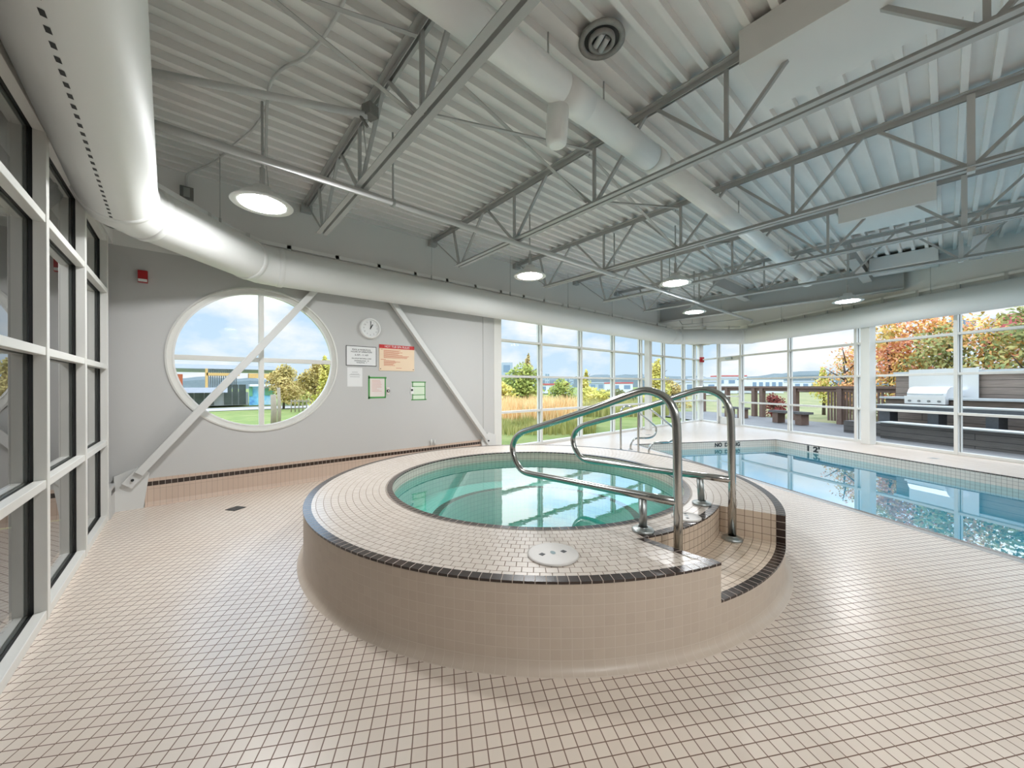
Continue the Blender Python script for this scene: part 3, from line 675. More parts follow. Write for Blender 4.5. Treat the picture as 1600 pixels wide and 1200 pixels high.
def hot_tub():
    root = thing('hot_tub', (SX, SY, 0), 'raised round beige tiled hot tub with a dark brown edge', 'hot tub')
    full = 2*PI
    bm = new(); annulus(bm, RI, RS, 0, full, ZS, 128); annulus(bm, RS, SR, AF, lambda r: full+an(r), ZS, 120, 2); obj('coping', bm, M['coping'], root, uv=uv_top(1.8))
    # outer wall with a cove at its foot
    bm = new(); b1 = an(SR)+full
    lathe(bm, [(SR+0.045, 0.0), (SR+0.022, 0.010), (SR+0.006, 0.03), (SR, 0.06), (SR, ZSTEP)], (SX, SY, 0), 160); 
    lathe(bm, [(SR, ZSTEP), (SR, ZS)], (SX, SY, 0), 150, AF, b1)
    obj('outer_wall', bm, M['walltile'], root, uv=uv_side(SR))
    # step cut into the rim
    st = thing('step', sp(1.95, (AF+an(1.95))/2, ZSTEP), 'sunken entry step in the rim', None); st.parent = root; st.matrix_parent_inverse = root.matrix_basis.inverted()
    bm = new(); annulus(bm, RS, SR, an, AF, ZSTEP, 24, 2); obj('tread', bm, M['steptile'], st, uv=uv_top(2.0))
    bm = new(); lathe(bm, [(RS, ZSTEP), (RS, ZS)], (SX, SY, 0), 24, an(RS), AF); obj('riser', bm, M['steptile'], st, uv=uv_side(RS))
    for aa in (an, lambda r: AF):
        bm = new(); quad(bm, sp(RS, aa(RS), ZSTEP), sp(SR, aa(SR), ZSTEP), sp(SR, aa(SR), ZS), sp(RS, aa(RS), ZS))
        obj('end_wall', bm, M['steptile'], st, uv=lambda c, n, m: (polar(c)[1], c.z))
    bm = new(); annulus(bm, SR-0.056, SR+0.002, an, AF, ZSTEP+0.002, 24); lathe(bm, [(SR+0.002, ZSTEP+0.002), (SR+0.002, ZSTEP-0.010)], (SX, SY, 0), 24, an(SR), AF)
    obj('nosing', bm, M['darktile'], st, uv=uv_top(SR))
    bm = new(); a_ = AF-0.0012
    quad(bm, sp(SR-0.056, a_, ZSTEP), sp(SR+0.001, a_, ZSTEP), sp(SR+0.001, a_, ZS), sp(SR-0.056, a_, ZS)); obj('corner_tiles', bm, M['darktile'], st, uv=lambda c, n, m: (c.z, polar(c)[1]))
    # dark edge tiles
    bm = new(); e = 0.056; zt = ZS+0.0015
    annulus(bm, SR-e, SR+0.0025, AF, lambda r: full+an(SR), zt, 150); lathe(bm, [(SR+0.0025, zt), (SR+0.0025, zt-0.013)], (SX, SY, 0), 150, AF, full+an(SR))
    obj('outer_edge_tiles', bm, M['darktile'], root, uv=uv_top(SR))
    bm = new(); annulus(bm, RS-e, RS+0.0015, an(RS), AF, zt, 30); lathe(bm, [(RS+0.0015, zt), (RS+0.0015, zt-0.011)], (SX, SY, 0), 30, an(RS), AF); obj('step_edge_tiles', bm, M['darktile'], root, uv=uv_top(RS))
    bm = new(); annulus(bm, RS, SR-e, lambda r: an(r)-e/r, an, zt+0.0004, 2, 4); obj('cut_edge_tiles', bm, M['darktile'], root, uv=lambda c, n, m: (polar(c)[1], 0.25))
    bm = new(); annulus(bm, RI-0.001, RI+0.056, 0, full, zt, 128); lathe(bm, [(RI-0.001, zt), (RI-0.001, zt-0.012)], (SX, SY, 0), 128); obj('inner_edge_tiles', bm, M['darktile'], root, uv=uv_top(RI))
    # basin
    ZBn, RB = 0.04, 1.02
    bm = new(); lathe(bm, [(RI, ZS-0.005), (RI, ZW-0.03)], (SX, SY, 0), 128); obj('rim_wall', bm, M['pooltile'], root, uv=uv_side(RI))
    bm = new(); lathe(bm, [(RI, ZW-0.03), (RI, ZBn)], (SX, SY, 0), 128); obj('basin_wall', bm, M['aquatile'], root, uv=uv_side(RI))
    bm = new(); annulus(bm, RB, RI, 0, full, ZBn, 96, 2); obj('bench', bm, M['aquatile'], root, uv=uv_top(1.25))
    bm = new(); annulus(bm, RB-0.002, RB+0.08, 0, full, ZBn+0.002, 96); obj('bench_edge_tiles', bm, M['darktile'], root, uv=uv_top(RB))
    bm = new(); lathe(bm, [(RB, ZBn), (RB, -0.42)], (SX, SY, 0), 96); obj('well_wall', bm, M['aquatile'], root, uv=uv_side(RB))
    bm = new(); lathe(bm, [(RB, -0.42), (0, -0.42)], (SX, SY, 0), 64); obj('well_floor', bm, M['aquatile'], root, uv=lambda c, n, m: (c.x, c.y))
    for r0, r1, z in ((0.72, 1.02, -0.12), (0.42, 0.72, -0.27)):
        a0, a1 = math.radians(235), math.radians(305)
        bm = new(); lathe(bm, [(r1, z), (r0, z), (r0, -0.42)], (SX, SY, 0), 16, a0, a1, smooth=False)
        for aa in (a0, a1): quad(bm, sp(r0, aa, z), sp(r1, aa, z), sp(r1, aa, -0.42), sp(r0, aa, -0.42))
        o = obj('basin_step', bm, M['aquatile'], root, uv=uv_top(0.9))
        bm = new(); annulus(bm, r0-0.001, r0+0.05, a0, a1, z+0.002, 16); obj('edge_tiles', bm, M['darktile'], o, uv=uv_top(r0))
    bm = new(); vv = [bm.verts.new(sp(RI-0.001, 2*PI*i/96, ZW)) for i in range(96)]; bm.faces.new(vv)
    o = obj('spa_water', bm, M['spawater']); tag(o, 'still turquoise water in the hot tub mirroring the windows', 'water', kind='stuff')
hot_tub()
# skimmer lids on the rim
def lid(c, r, label, rot):
    root = thing('skimmer_lid', c, label, 'lid', 'round plastic lids in the hot tub rim')
    bm = new(); lathe(bm, [(r, 0.0), (r, 0.006), (r*0.94, 0.009), (r*0.80, 0.006), (r*0.62, 0.008), (r*0.2, 0.010), (0, 0.010)], c, 48); obj('disc', bm, M['lidplastic'], root)
    for s in (-1, 1):
        d = V((math.cos(rot), math.sin(rot), 0))*s*r*0.45; bm = new(); box(bm, V(c)+d+V((0, 0, 0.0085)), (r*0.19, r*0.19, 0.003), rot+0.5); obj('finger_hole', bm, M['black'], root)
    bm = new(); vv = [bm.verts.new(V(c)+Matrix.Rotation(rot-1.57, 3, 'Z') @ V((r*0.15*math.cos(t*PI/12), r*0.10*math.sin(t*PI/12), 0.0112))) for t in range(24)]; bm.faces.new(vv)
    obj('badge', bm, mat('grey_green_badge', (0.16, 0.24, 0.25), 0.4), root)
lid((1.565, 1.465, ZS+0.002), 0.145, 'round white skimmer lid in the near rim of the hot tub', math.radians(-25))
lid((2.74, 1.24, ZS+0.002), 0.10, 'round pale lid in the rim between the two tall handrails', 0.6)
# ------------------------------------------------------------------ handrails of the hot tub
RAILP = [(0, 0.235), (0.0, 0.7), (0.005, 1.08), (0.012, 1.19), (0.04, 1.28), (0.10, 1.337), (0.20, 1.367), (0.31, 1.345), (0.60, 1.243), (0.95, 1.130), (1.28, 1.030), (1.42, 0.985), (1.515, 0.915), (1.55, 0.82), (1.505, 0.71), (1.41, 0.64), (1.28, 0.632), (1.1, 0.64), (0.8, 0.652), (0.5, 0.664), (0.2, 0.678), (0.0, 0.686)]
def handrail(x, y, label, sx_):
    root = thing('handrail', (x, y, ZSTEP), label, 'handrail', 'stainless handrails at the hot tub step')
    pts = [V((x, y+s, z)) for s, z in RAILP]; r = 0.0265
    bm = new(); body = smooth_path(pts[2:-5], 4); tube(bm, [pts[0], pts[1]]+body+pts[-5:], r, 20); obj('rail_tube', bm, M['chrome'], root)
    bm = new(); tube(bm, [(x+sx_, y+0.235, ZS+0.004), (x, y+0.235, 0.655)], 0.0255, 18); obj('stub_post', bm, M['chromedull'], root)
    for c in ((x, y, ZSTEP+0.001), (x+sx_, y+0.235, ZS+0.002)):
        bm = new(); lathe(bm, [(0.07, 0.0), (0.072, 0.012), (0.062, 0.02), (0.034, 0.024), (0.03, 0.03)], c, 28); obj('flange', bm, M['chromedull'], root)
handrail(2.265, 1.075, 'tall stainless steel handrail on the left side of the hot tub step', 0.0)
handrail(3.107, 1.061, 'tall stainless steel handrail on the right side of the hot tub step', 0.03)
LADP = [(0, 0), (0.0, 0.45), (0.004, 0.80), (0.03, 0.895), (0.085, 0.945), (0.14, 0.957), (0.22, 0.945), (0.29, 0.905), (0.475, 0.775), (0.74, 0.575), (0.825, 0.50), (0.85, 0.42), (0.83, 0.335), (0.77, 0.275), (0.675, 0.246), (0.55, 0.243), (0.40, 0.243), (0.32, 0.222), (0.262, 0.165), (0.234, 0.08), (0.23, 0.0)]
def ladder_rail(p, label):
    root = thing('grab_rail', p, label, 'grab rail', 'figure-four grab rails at the pool edge'); p = V(p)
    pts = smooth_path([p+NO*s+V((0, 0, z)) for s, z in LADP], 4); bm = new(); tube(bm, pts, 0.021, 14); obj('rail_tube', bm, M['chrome'], root)
    for s in (0, 0.23):
        c = p+NO*s; bm = new(); lathe(bm, [(0.05, 0.0), (0.048, 0.012), (0.024, 0.016)], c, 20); obj('flange', bm, M['chromedull'], root)
ladder_rail((7.139, 4.652, 0), 'bent steel grab rail at the far corner of the pool edge, farther of the two')
ladder_rail((6.874, 4.072, 0), 'bent steel grab rail at the pool edge, nearer of the two')
# ------------------------------------------------------------------ swimming pool
def pool():
    root = thing('swimming_pool', tuple(wn(A1, P0)), 'sunken rectangular swimming pool lined with beige tile', 'swimming pool')
    cs = [(A0, P0), (A1, P0), (A1, P1), (A0, P1)]
    for z0, z1, m, nm in ((0.0, -0.30, 'pooltile', 'tile_band'), (-0.30, -1.25, 'plaster', 'basin_wall')):
        bm = new()
        for (a, n), (b, k) in zip(cs, cs[1:]+cs[:1]): quad(bm, wn(a, n, z0), wn(b, k, z0), wn(b, k, z1), wn(a, n, z1))
        obj(nm, bm, M[m], root, uv=lambda c, n, m_: ((c.x*W.x+c.y*W.y)+(c.x*NO.x+c.y*NO.y), c.z+0.003))
    bm = new(); quad(bm, *[wn(a, n, -1.25) for a, n in cs]); obj('basin_floor', bm, M['plaster'], root)
    bm = new(); e = 0.045
    for a0, a1, n0, n1 in ((A0-e, A1+e, P0-e, P0), (A0-e, A1+e, P1, P1+e), (A1, A1+e, P0, P1), (A0-e, A0, P0, P1)):
        for z0, z1 in ((0.002, 0.002),): quad(bm, wn(a0, n0, z0), wn(a1, n0, z0), wn(a1, n1, z0), wn(a0, n1, z0))
    for (a, n), (b, k) in zip(cs, cs[1:]+cs[:1]):
        q = [wn(a, n, 0.002), wn(b, k, 0.002), wn(b, k, -0.014), wn(a, n, -0.014)]
        cen = wn((A0+A1)/2, (P0+P1)/2); quad(bm, *[p+(cen-p).normalized()*0.002*V((1, 1, 0)) if False else p for p in q])
    obj('edge_tiles', bm, M['darktile'], root, uv=lambda c, n, m_: ((c.x*W.x+c.y*W.y)+(c.x*NO.x+c.y*NO.y), 0.25))
    bm = new(); quad(bm, wn(A0, P0-0.13, 0.001), wn(A1+0.1, P0-0.13, 0.001), wn(A1+0.1, P0-0.05, 0.001), wn(A0, P0-0.05, 0.001)); obj('gutter_strip', bm, M['gutter'], root)
    bm = new(); cov = 0.0
    quad(bm, wn(A0, P0-0.001, -0.17), wn(A1, P0-0.001, -0.17), wn(A1, P1, -0.17), wn(A0, P1, -0.17))
    tag(obj('pool_water', bm, M['poolwater']), 'still bright blue water in the swimming pool', 'water', kind='stuff')
    # painted marks on the tile band
    def face(a, n, z, u, nrm): return Matrix(((u.x, 0, nrm.x, 0), (u.y, 0, nrm.y, 0), (0, 1, 0, 0), (0, 0, 0, 1)))
    Rend = Matrix(((NO.x, 0, -W.x, 0), (NO.y, 0, -W.y, 0), (0, 1, 0, 0), (0, 0, 0, 1)))
    Rfar = Matrix(((-W.x, 0, -NO.x, 0), (-W.y, 0, -NO.y, 0), (0, 1, 0, 0), (0, 0, 0, 1)))
    text('depth_marking', 'NO  DIVING', 0.13, M['ink'], root, wn(A1-0.004, 7.06, -0.087), Rend, width=0.72, bold=0.006)
    text('depth_marking', "1 2'", 0.17, M['ink'], root, wn(7.25, P1-0.004, -0.092), Rfar, width=0.30, bold=0.008)
pool()
# floor drains
for (x, y, rz, s, lb) in ((0.40, 5.35, 0.6, 0.14, 'small black square floor drain before the round window'), (wn(5.5, 9.2).x, wn(5.5, 9.2).y, AW, 0.12, 'small floor drain between pool and right hand windows'), (9.9, 5.55, AW, 0.14, 'small floor drain beyond the far pool corner')):
    root = thing('floor_drain', (x, y, 0), lb, 'drain', 'small floor drains'); bm = new(); box(bm, (x, y, 0.002), (s, s, 0.006), rz); obj('grate', bm, M['black'] if x < 1 else M['gutter'], root)
    bm = new(); R = Matrix.Rotation(rz, 3, 'Z')
    for k in range(4):
        c = V((x, y, 0.0055))+R @ V(((k-1.5)*s*0.22, 0, 0)); box(bm, c, (s*0.05, s*0.8, 0.002), rz)
    obj('grate_bars', bm, M['galv'], root)
# ------------------------------------------------------------------ diagonal braces
def brace(p0, p1, gus, label):
    y = YB-0.085
    root = thing('diagonal_brace', (p0[0], y, p0[1]), label, 'brace', 'white diagonal tube braces on the window wall')
    a, b = V((p0[0], y, p0[1])), V((p1[0], y, p1[1])); d = (b-a).normalized()
    bm = new(); bar(bm, a+d*0.08, b, 0.085, 0.085, up=V((0, 1, 0))); obj('brace_tube', bm, M['brace'], root, bevel=0.006)
    bm = new(); bar(bm, a-d*0.08, a+d*0.13, 0.11, 0.016, up=V((0, 1, 0))); obj('end_plate', bm, M['brace'], root, bevel=0.003)
    bm = new(); tube(bm, [a+V((0, -0.03, 0)), a+V((0, 0.05, 0))], 0.014, 10); obj('bolt', bm, M['gasket'], root)
    bm = new(); f = [bm.verts.new((x, YB-0.055, z)) for x, z in gus]; g = [bm.verts.new((x, YB-0.001, z)) for x, z in gus]
    bm.faces.new(f); bm.faces.new(g[::-1])
    for i in range(len(gus)): bm.faces.new((f[i], f[(i+1) % len(gus)], g[(i+1) % len(gus)], g[i]))
    obj('gusset_plate', bm, M['brace'], root)
brace((-0.495, 0.345), (1.52, 2.97), [(-0.645, 0.0), (-0.41, 0.0), (-0.36, 0.40), (-0.46, 0.475), (-0.645, 0.40)], 'white diagonal brace crossing in front of the round window')
brace((4.58, 0.30), (2.40, 3.05), [(4.80, 0.0), (4.50, 0.0), (4.44, 0.30), (4.62, 0.46), (4.80, 0.40)], 'white diagonal brace beside the signs, footed at the end column')
# ------------------------------------------------------------------ things on the round window wall
yw = YB
def board(bm, x0, x1, z0, z1, t=0.008, y=None): bx(bm, x0, x1, (yw if y is None else y)-t, (yw-0.0005 if y is None else y), z0, z1)
def clock():
    c = V((2.235, yw, 2.35)); r = 0.168
    root = thing('wall_clock', tuple(c), 'round white wall clock showing one o\'clock above the signs', 'clock')
    def disc(prof, m, nm):
        bm = new(); lathe(bm, prof, (0, 0, 0), 48); bmesh.ops.rotate(bm, verts=bm.verts, cent=(0, 0, 0), matrix=Matrix.Rotation(PI/2, 3, 'X')); bmesh.ops.translate(bm, verts=bm.verts, vec=c); return obj(nm, bm, m, root)
    disc([(r, 0.001), (r, 0.035), (r*0.93, 0.055), (r*0.84, 0.052), (r*0.80, 0.03)], M['white'], 'case'); disc([(r*0.81, 0.028), (0, 0.028)], M['paper'], 'dial')
    for h in range(1, 13):
        a = PI/2-h*PI/6; text('numeral', str(h), 0.036, M['inkgrey'], root, c+V((math.cos(a)*0.106, -0.030, math.sin(a)*0.106)), ROT_BACK)
    for nm, h, L, wd in (('hour_hand', 1.0, 0.075, 0.013), ('minute_hand', 0.1, 0.115, 0.008)):
        a = PI/2-h*PI/6; d = V((math.cos(a), 0, math.sin(a))); bm = new(); bar(bm, c+V((0, -0.033, 0))-d*0.015, c+V((0, -0.033, 0))+d*L, wd, 0.003, up=V((0, 1, 0))); obj(nm, bm, M['ink'], root)
clock()
def hours_sign():
    x0, x1, z0, z1 = 1.86, 2.34, 1.735, 2.052; cx = (x0+x1)/2
    root = thing('hours_sign', (cx, yw, z0), 'white board with opening hours in a thin black border', 'sign')
    bm = new(); board(bm, x0, x1, z0, z1, 0.006); obj('border', bm, M['ink'], root)
    bm = new(); board(bm, x0+0.009, x1-0.009, z0+0.009, z1-0.009, 0.0075); obj('face', bm, M['paper'], root)
    for s, z, h in (('POOL & WHIRLPOOL', 1.992, 0.036), ('HOURS OF OPERATION', 1.958, 0.036), ('6 AM - 11 AM', 1.908, 0.042), ('MAXIMUM BATHING LOAD', 1.852, 0.029), ('SWIMMING POOL   34', 1.815, 0.027), ('WHIRLPOOL   7', 1.786, 0.027)):
        text('lettering', s, h, M['ink'], root, (cx, yw-0.0082, z), ROT_BACK, sx=0.86)
hours_sign()
def rules_sign():
    x0, x1, z0, z1 = 2.387, 3.012, 1.668, 2.105
    root = thing('rules_sign', ((x0+x1)/2, yw, z0), 'cream spa rules board with a red title band', 'sign')
    bm = new(); board(bm, x0, x1, z0, z1, 0.008); obj('board', bm, M['cream'], root)
    bm = new(); board(bm, x0, x1, z1-0.062, z1, 0.0088); obj('title_band', bm, M['redband'], root)
    text('lettering', 'HOT TUB SPA RULES', 0.052, M['paper'], root, ((x0+x1)/2, yw-0.0093, z1-0.031), ROT_BACK, sx=0.92)
    bm = new(); rnd = random.Random(4)
    for k in range(9): L = rnd.uniform(0.45, 0.88); board(bm, x0+0.075, x0+0.075+0.53*L, z1-0.097-k*0.0155, z1-0.0895-k*0.0155, 0.0085)
    for k in range(6): L = rnd.uniform(0.25, 0.8); board(bm, x0+0.075, x0+0.075+0.53*L, z1-0.272-k*0.0155, z1-0.2645-k*0.0155, 0.0085)
    board(bm, x0+0.025, x0+0.06, z1-0.084, z1-0.077, 0.0085); board(bm, x0+0.025, x0+0.11, z1-0.252, z1-0.245, 0.0085); board(bm, x0+0.29, x0+0.39, z0+0.045, z0+0.052, 0.0085)
    obj('printed_lines', bm, M['redink'], root)
    for x in (x0+0.02, x1-0.02):
        for z in (z0+0.03,): bm = new(); tube(bm, [(x, yw-0.012, z), (x, yw-0.004, z)], 0.008, 10); obj('screw', bm, M['ink'], root)
rules_sign()
def notice():
    root = thing('paper_notice', (1.99, yw, 1.40), 'white paper notice below the hours board', 'notice')
    bm = new(); board(bm, 1.878, 2.112, 1.403, 1.705, 0.002); obj('sheet', bm, M['paper'], root)
    bm = new()
    for z, a, b in ((1.60, 1.93, 2.06), (1.585, 1.91, 2.08), (1.555, 1.92, 2.07), (1.63, 1.95, 2.04)): board(bm, a, b, z, z+0.006, 0.0027)
    obj('printed_lines', bm, M['inkgrey'], root)
    root = thing('taped_notice', (2.35, yw, 1.21), 'pale pink notice framed with green masking tape below the rules board', 'notice')
    bm = new(); board(bm, 2.22, 2.49, 1.225, 1.555, 0.002); obj('sheet', bm, M['pinkpaper'], root)
    bm = new(); rnd = random.Random(5)
    for k in range(9): board(bm, 2.265, 2.265+rnd.uniform(0.08, 0.17), 1.50-k*0.022, 1.504-k*0.022, 0.0027)
    obj('printed_lines', bm, M['redink'], root)
    for a in ((2.205, 2.51, 1.535, 1.563), (2.205, 2.490, 1.208, 1.236), (2.205, 2.232, 1.20, 1.58), (2.478, 2.50, 1.21, 1.55)): bm = new(); board(bm, *a, 0.0035); obj('tape_strip', bm, M['greentape'], root)
    root = thing('wall_valve', (2.535, yw, 1.33), 'small black and silver round wall control beside the taped pink notice', 'control')
    bm = new(); board(bm, 2.51, 2.56, 1.27, 1.39, 0.008); obj('plate', bm, M['pinkpaper'], root)
    bm = new(); tube(bm, [(2.535, yw-0.03, 1.33), (2.535, yw-0.008, 1.33)], 0.024, 16); obj('knob', bm, M['ink'], root)
    bm = new(); tube(bm, [(2.535, yw-0.033, 1.33), (2.535, yw-0.03, 1.33)], 0.012, 12); obj('knob_cap', bm, M['white'], root)
    root = thing('taped_notice', (3.1, yw, 1.16), 'pale green notice with ladder-like green tape beside the diagonal brace', 'notice')
    bm = new(); board(bm, 2.975, 3.225, 1.168, 1.48, 0.002); obj('sheet', bm, M['greenpaper'], root)
    for a in ((2.962, 3.24, 1.470, 1.488), (2.975, 3.225, 1.395, 1.408), (2.975, 3.225, 1.245, 1.258), (2.955, 3.25, 1.158, 1.176), (2.975, 2.99, 1.165, 1.485), (3.212, 3.228, 1.165, 1.485)): bm = new(); board(bm, *a, 0.0035); obj('tape_strip', bm, M['greentape'], root)
    root = thing('wall_switch', (2.97, yw, 1.34), 'white wall plate with a black square button over the green taped notice', 'switch')
    bm = new(); board(bm, 2.94, 2.995, 1.27, 1.39, 0.010); obj('plate', bm, M['white'], root)
    bm = new(); board(bm, 2.950, 2.983, 1.323, 1.356, 0.016); obj('button', bm, M['ink'], root)
notice()
def alarms():
    root = thing('fire_alarm', (-0.41, yw, 2.62), 'red fire alarm with a white strobe on the wall under the duct', 'fire alarm')
    bm = new(); board(bm, -0.452, -0.368, 2.625, 2.765, 0.045); obj('body', bm, M['red'], root, bevel=0.004)
    bm = new(); board(bm, -0.448, -0.372, 2.632, 2.662, 0.055); obj('strobe', bm, M['white'], root)
    c = V((CX-0.12, GY-0.13, 2.42)); root = thing('fire_alarm', tuple(c), 'small red fire alarm on the far corner post', 'fire alarm')
    bm = new(); box(bm, c, (0.17, 0.06, 0.20), math.radians(-30)); obj('body', bm, M['red'], root, bevel=0.006)
    bm = new(); box(bm, c+V((-0.02, -0.04, 0.0)), (0.09, 0.03, 0.09), math.radians(-30)); obj('strobe', bm, M['redband'], root)
    root = thing('pipe_stub', (3.3, yw, 0.34), 'capped white pipe stub low on the wall above the skirting', 'pipe')
    bm = new(); tube(bm, [(3.33, yw-0.03, 0.325), (3.33, yw-0.03, 0.44)], 0.012, 10); tube(bm, [(3.40, yw-0.03, 0.325), (3.40, yw-0.03, 0.42)], 0.012, 10); obj('stub', bm, M['brace'], root)
alarms()
# ------------------------------------------------------------------ outside
def outside_ground():
    bm = new(); z = -0.12
    for f in ((( -400, 6.6), (700, 6.6), (700, 700), (-400, 700)),): quad(bm, *[(x, y, z) for x, y in f])
    o = obj('lawn', bm, M['lawn']); tag(o, 'green lawn outside the windows', 'lawn', kind='structure')
    bm = new(); quad(bm, wn(-60, 14.7, -0.11), wn(60, 14.7, -0.11), wn(400, 500, -0.11), wn(-60, 500, -0.11))
    o = obj('field', bm, M['meadow']); tag(o, 'rough meadow beyond the terrace fence', 'field', kind='structure')
    bm = new(); quad(bm, wn(-6, 10.25, -0.06), wn(19.0, 10.6, -0.06), wn(19.0, 14.75, -0.06), wn(-6, 14.75, -0.06))
    o = obj('terrace_deck', bm, M['deckwood'], uv=lambda c, n, m: (c.x*W.x+c.y*W.y, c.x*NO.x+c.y*NO.y)); tag(o, 'grey board terrace deck outside the right hand windows', 'deck', kind='structure')
    bm = new(); quad(bm, *[tuple(p) for p in (V((-6, 30, -0.09)), V((16, 30, -0.09)), V((16, 34.5, -0.09)), V((-6, 34.5, -0.09)))])
    o = obj('path', bm, M['paving']); tag(o, 'pinkish paved path before the pavilion', 'path', kind='structure')
    bm = new(); nseg = 220; R0 = 420
    rnd = random.Random(3); h = []; v = 3.0
    for i in range(nseg+1): v += rnd.uniform(-1.6, 1.6); v = min(max(v, 9), 15); h.append(v)
    for i in range(nseg):
        a0, a1 = [math.radians(-60+190*k/nseg) for k in (i, i+1)]
        p = lambda r, a, z_: (r*math.cos(a), r*math.sin(a), z_)
        quad(bm, p(R0, a0, -2), p(R0, a1, -2), p(R0+12, a1, h[i+1]*0.7), p(R0+12, a0, h[i]*0.7)); quad(bm, p(R0+12, a0, h[i]*0.7), p(R0+12, a1, h[i+1]*0.7), p(R0+40, a1, h[i+1]), p(R0+40, a0, h[i])); quad(bm, p(R0+40, a0, h[i]), p(R0+40, a1, h[i+1]), p(R0+100, a1, -2), p(R0+100, a0, -2))
    o = obj('hills', bm, M['hill']); tag(o, 'hazy wooded ridge on the horizon', 'hills', kind='structure')
outside_ground()
def leaves(bm, c, rad, n, size, rnd, shape=1.0):
    for _ in range(n):
        while True:
            p = V((rnd.uniform(-1, 1), rnd.uniform(-1, 1), rnd.uniform(-1, 1)))
            if 0.15 < p.length < 1: break
        p = V((p.x*rad[0], p.y*rad[1], p.z*rad[2])); q = V(c)+p
        u = V((rnd.uniform(-1, 1), rnd.uniform(-1, 1), rnd.uniform(-1, 1))).normalized(); v_ = u.orthogonal().normalized(); s = size*rnd.uniform(0.6, 1.3)
        quad(bm, q-u*s, q-v_*s*0.6, q+u*s, q+v_*s*0.6)
def tree(name, base, h, w_, m, label, n=1800, size=0.09, trunk=0.08, blobs=9, low=0.25, seed=1, cat='tree', group=None, taper=0.0):
    rnd = random.Random(seed); base = V(base); root = thing(name, tuple(base), label, cat, group)
    bm = new(); tube(bm, [base, base+V((0.02*h, 0, h*0.45)), base+V((0, 0.03*h, h*0.85))], [trunk, trunk*0.7, trunk*0.25], 8)
    for k in range(5):
        z = h*(0.3+0.12*k); a = rnd.uniform(0, 6.28); tube(bm, [base+V((0, 0, z)), base+V((math.cos(a)*w_*0.35, math.sin(a)*w_*0.35, z+h*0.18))], [trunk*0.4, trunk*0.12], 6)
    obj('trunk' if cat == 'tree' else 'stem', bm, M['trunk'], root)
    bm = new(); per = n//blobs
    for k in range(blobs):
        t = k/(blobs-1) if blobs > 1 else 0.5; z = h*(low+(1-low)*(0.1+0.8*t)); ww = w_*(0.5-0.42*taper*t); a = rnd.uniform(0, 6.28); rr = ww*rnd.uniform(0.2, 0.85)*(1-0.5*t)
        leaves(bm, base+V((math.cos(a)*rr, math.sin(a)*rr, z)), (ww*0.62*(1-0.35*t), ww*0.62*(1-0.35*t), h*(1-low)*0.20), per, size, rnd)
    leaves(bm, base+V((0, 0, h*(low+1)/2)), (w_*0.42*(1-0.4*taper), w_*0.42*(1-0.4*taper), h*(1-low)*0.48), per*2, size, rnd)
    return obj('crown', bm, m, root, recalc=False)
G = 'trees and shrubs in the meadow'
tree('bushy_tree', at(812, 21, -0.12), 2.6, 3.0, M['bush'], 'broad green and yellow bushy tree behind the straw grass', 3600, 0.09, seed=2, group=G, low=0.05)
tree('slender_tree', at(824, 23, -0.12), 3.3, 1.7, M['ochre'], 'tall pointed tree rising behind the bushy tree', 1800, 0.08, seed=3, group=G, taper=0.9, low=0.15)
tree('shrub', at(786, 19, -0.12), 1.7, 2.0, M['yellow'], 'yellow shrub beside the end column', 1500, 0.08, seed=4, group=G, cat='shrub', low=0.05)
tree('shrub', at(880, 26, -0.12), 1.9, 2.4, M['bush'], 'dark green shrub before the red roofed house', 2000, 0.09, seed=5, group=G, cat='shrub', low=0.05)
tree('slender_tree', at(914, 24, -0.12), 2.4, 1.5, M['yellow'], 'yellow sapling behind the second window bay', 1300, 0.08, seed=6, group=G, taper=0.8, low=0.1)
tree('shrub', at(930, 21, -0.12), 1.35, 2.4, M['yellow'], 'low yellow green shrub in the middle of the meadow', 1600, 0.08, seed=7, group=G, cat='shrub', low=0.05)
tree('shrub', at(965, 22, -0.12), 1.25, 3.0, M['meadow'], 'low olive shrub mass behind the handrail', 1800, 0.08, seed=8, group=G, cat='shrub', low=0.05)
tree('bushy_tree', at(1024, 22, -0.12), 2.9, 1.9, M['yellow'], 'yellow green tree behind the back window column', 2200, 0.08, seed=9, group=G, low=0.1, taper=0.5)
tree('shrub', at(1050, 26, -0.12), 1.9, 2.2, M['ochre'], 'rust coloured shrub near the far corner', 1500, 0.09, seed=10, group=G, cat='shrub', low=0.05)
def blades(name, m, label, n, rect, h0, h1, z, seed, wd=0.012):
    rnd = random.Random(seed); bm = new()
    for _ in range(n):
        px = rnd.uniform(rect[0], rect[1]); d = rnd.uniform(rect[2], rect[3]); d += rnd.uniform(-0.9, 0.9)*(d < 15); p = at(px, d, z); k = 0.5+0.25*math.sin(px*0.11+d*1.3)+0.25*math.sin(px*0.045-d*2.1); h = (h0+(h1-h0)*(0.25+0.75*k))*rnd.uniform(0.62, 1.12); a = rnd.uniform(0, PI); u = V((math.cos(a), math.sin(a), 0))*wd
        le = V((rnd.uniform(-0.25, 0.25), rnd.uniform(-0.25, 0.25), 0))*h
        v = [bm.verts.new(q) for q in (p-u, p+u, p+le*0.4+u*0.7+V((0, 0, h*0.6)), p+le*0.4-u*0.7+V((0, 0, h*0.6)), p+le+V((0, 0, h)))]
        bm.faces.new((v[0], v[1], v[2], v[3])); bm.faces.new((v[3], v[2], v[4]))
    return tag(obj(name, bm, m, recalc=False), label, 'grass', kind='stuff')
blades('straw_grass', M['straw'], 'tall straw coloured grass outside the back windows', 9000, (690, 903, 14.3, 18.0), 0.75, 1.15, -0.12, 11, 0.02)
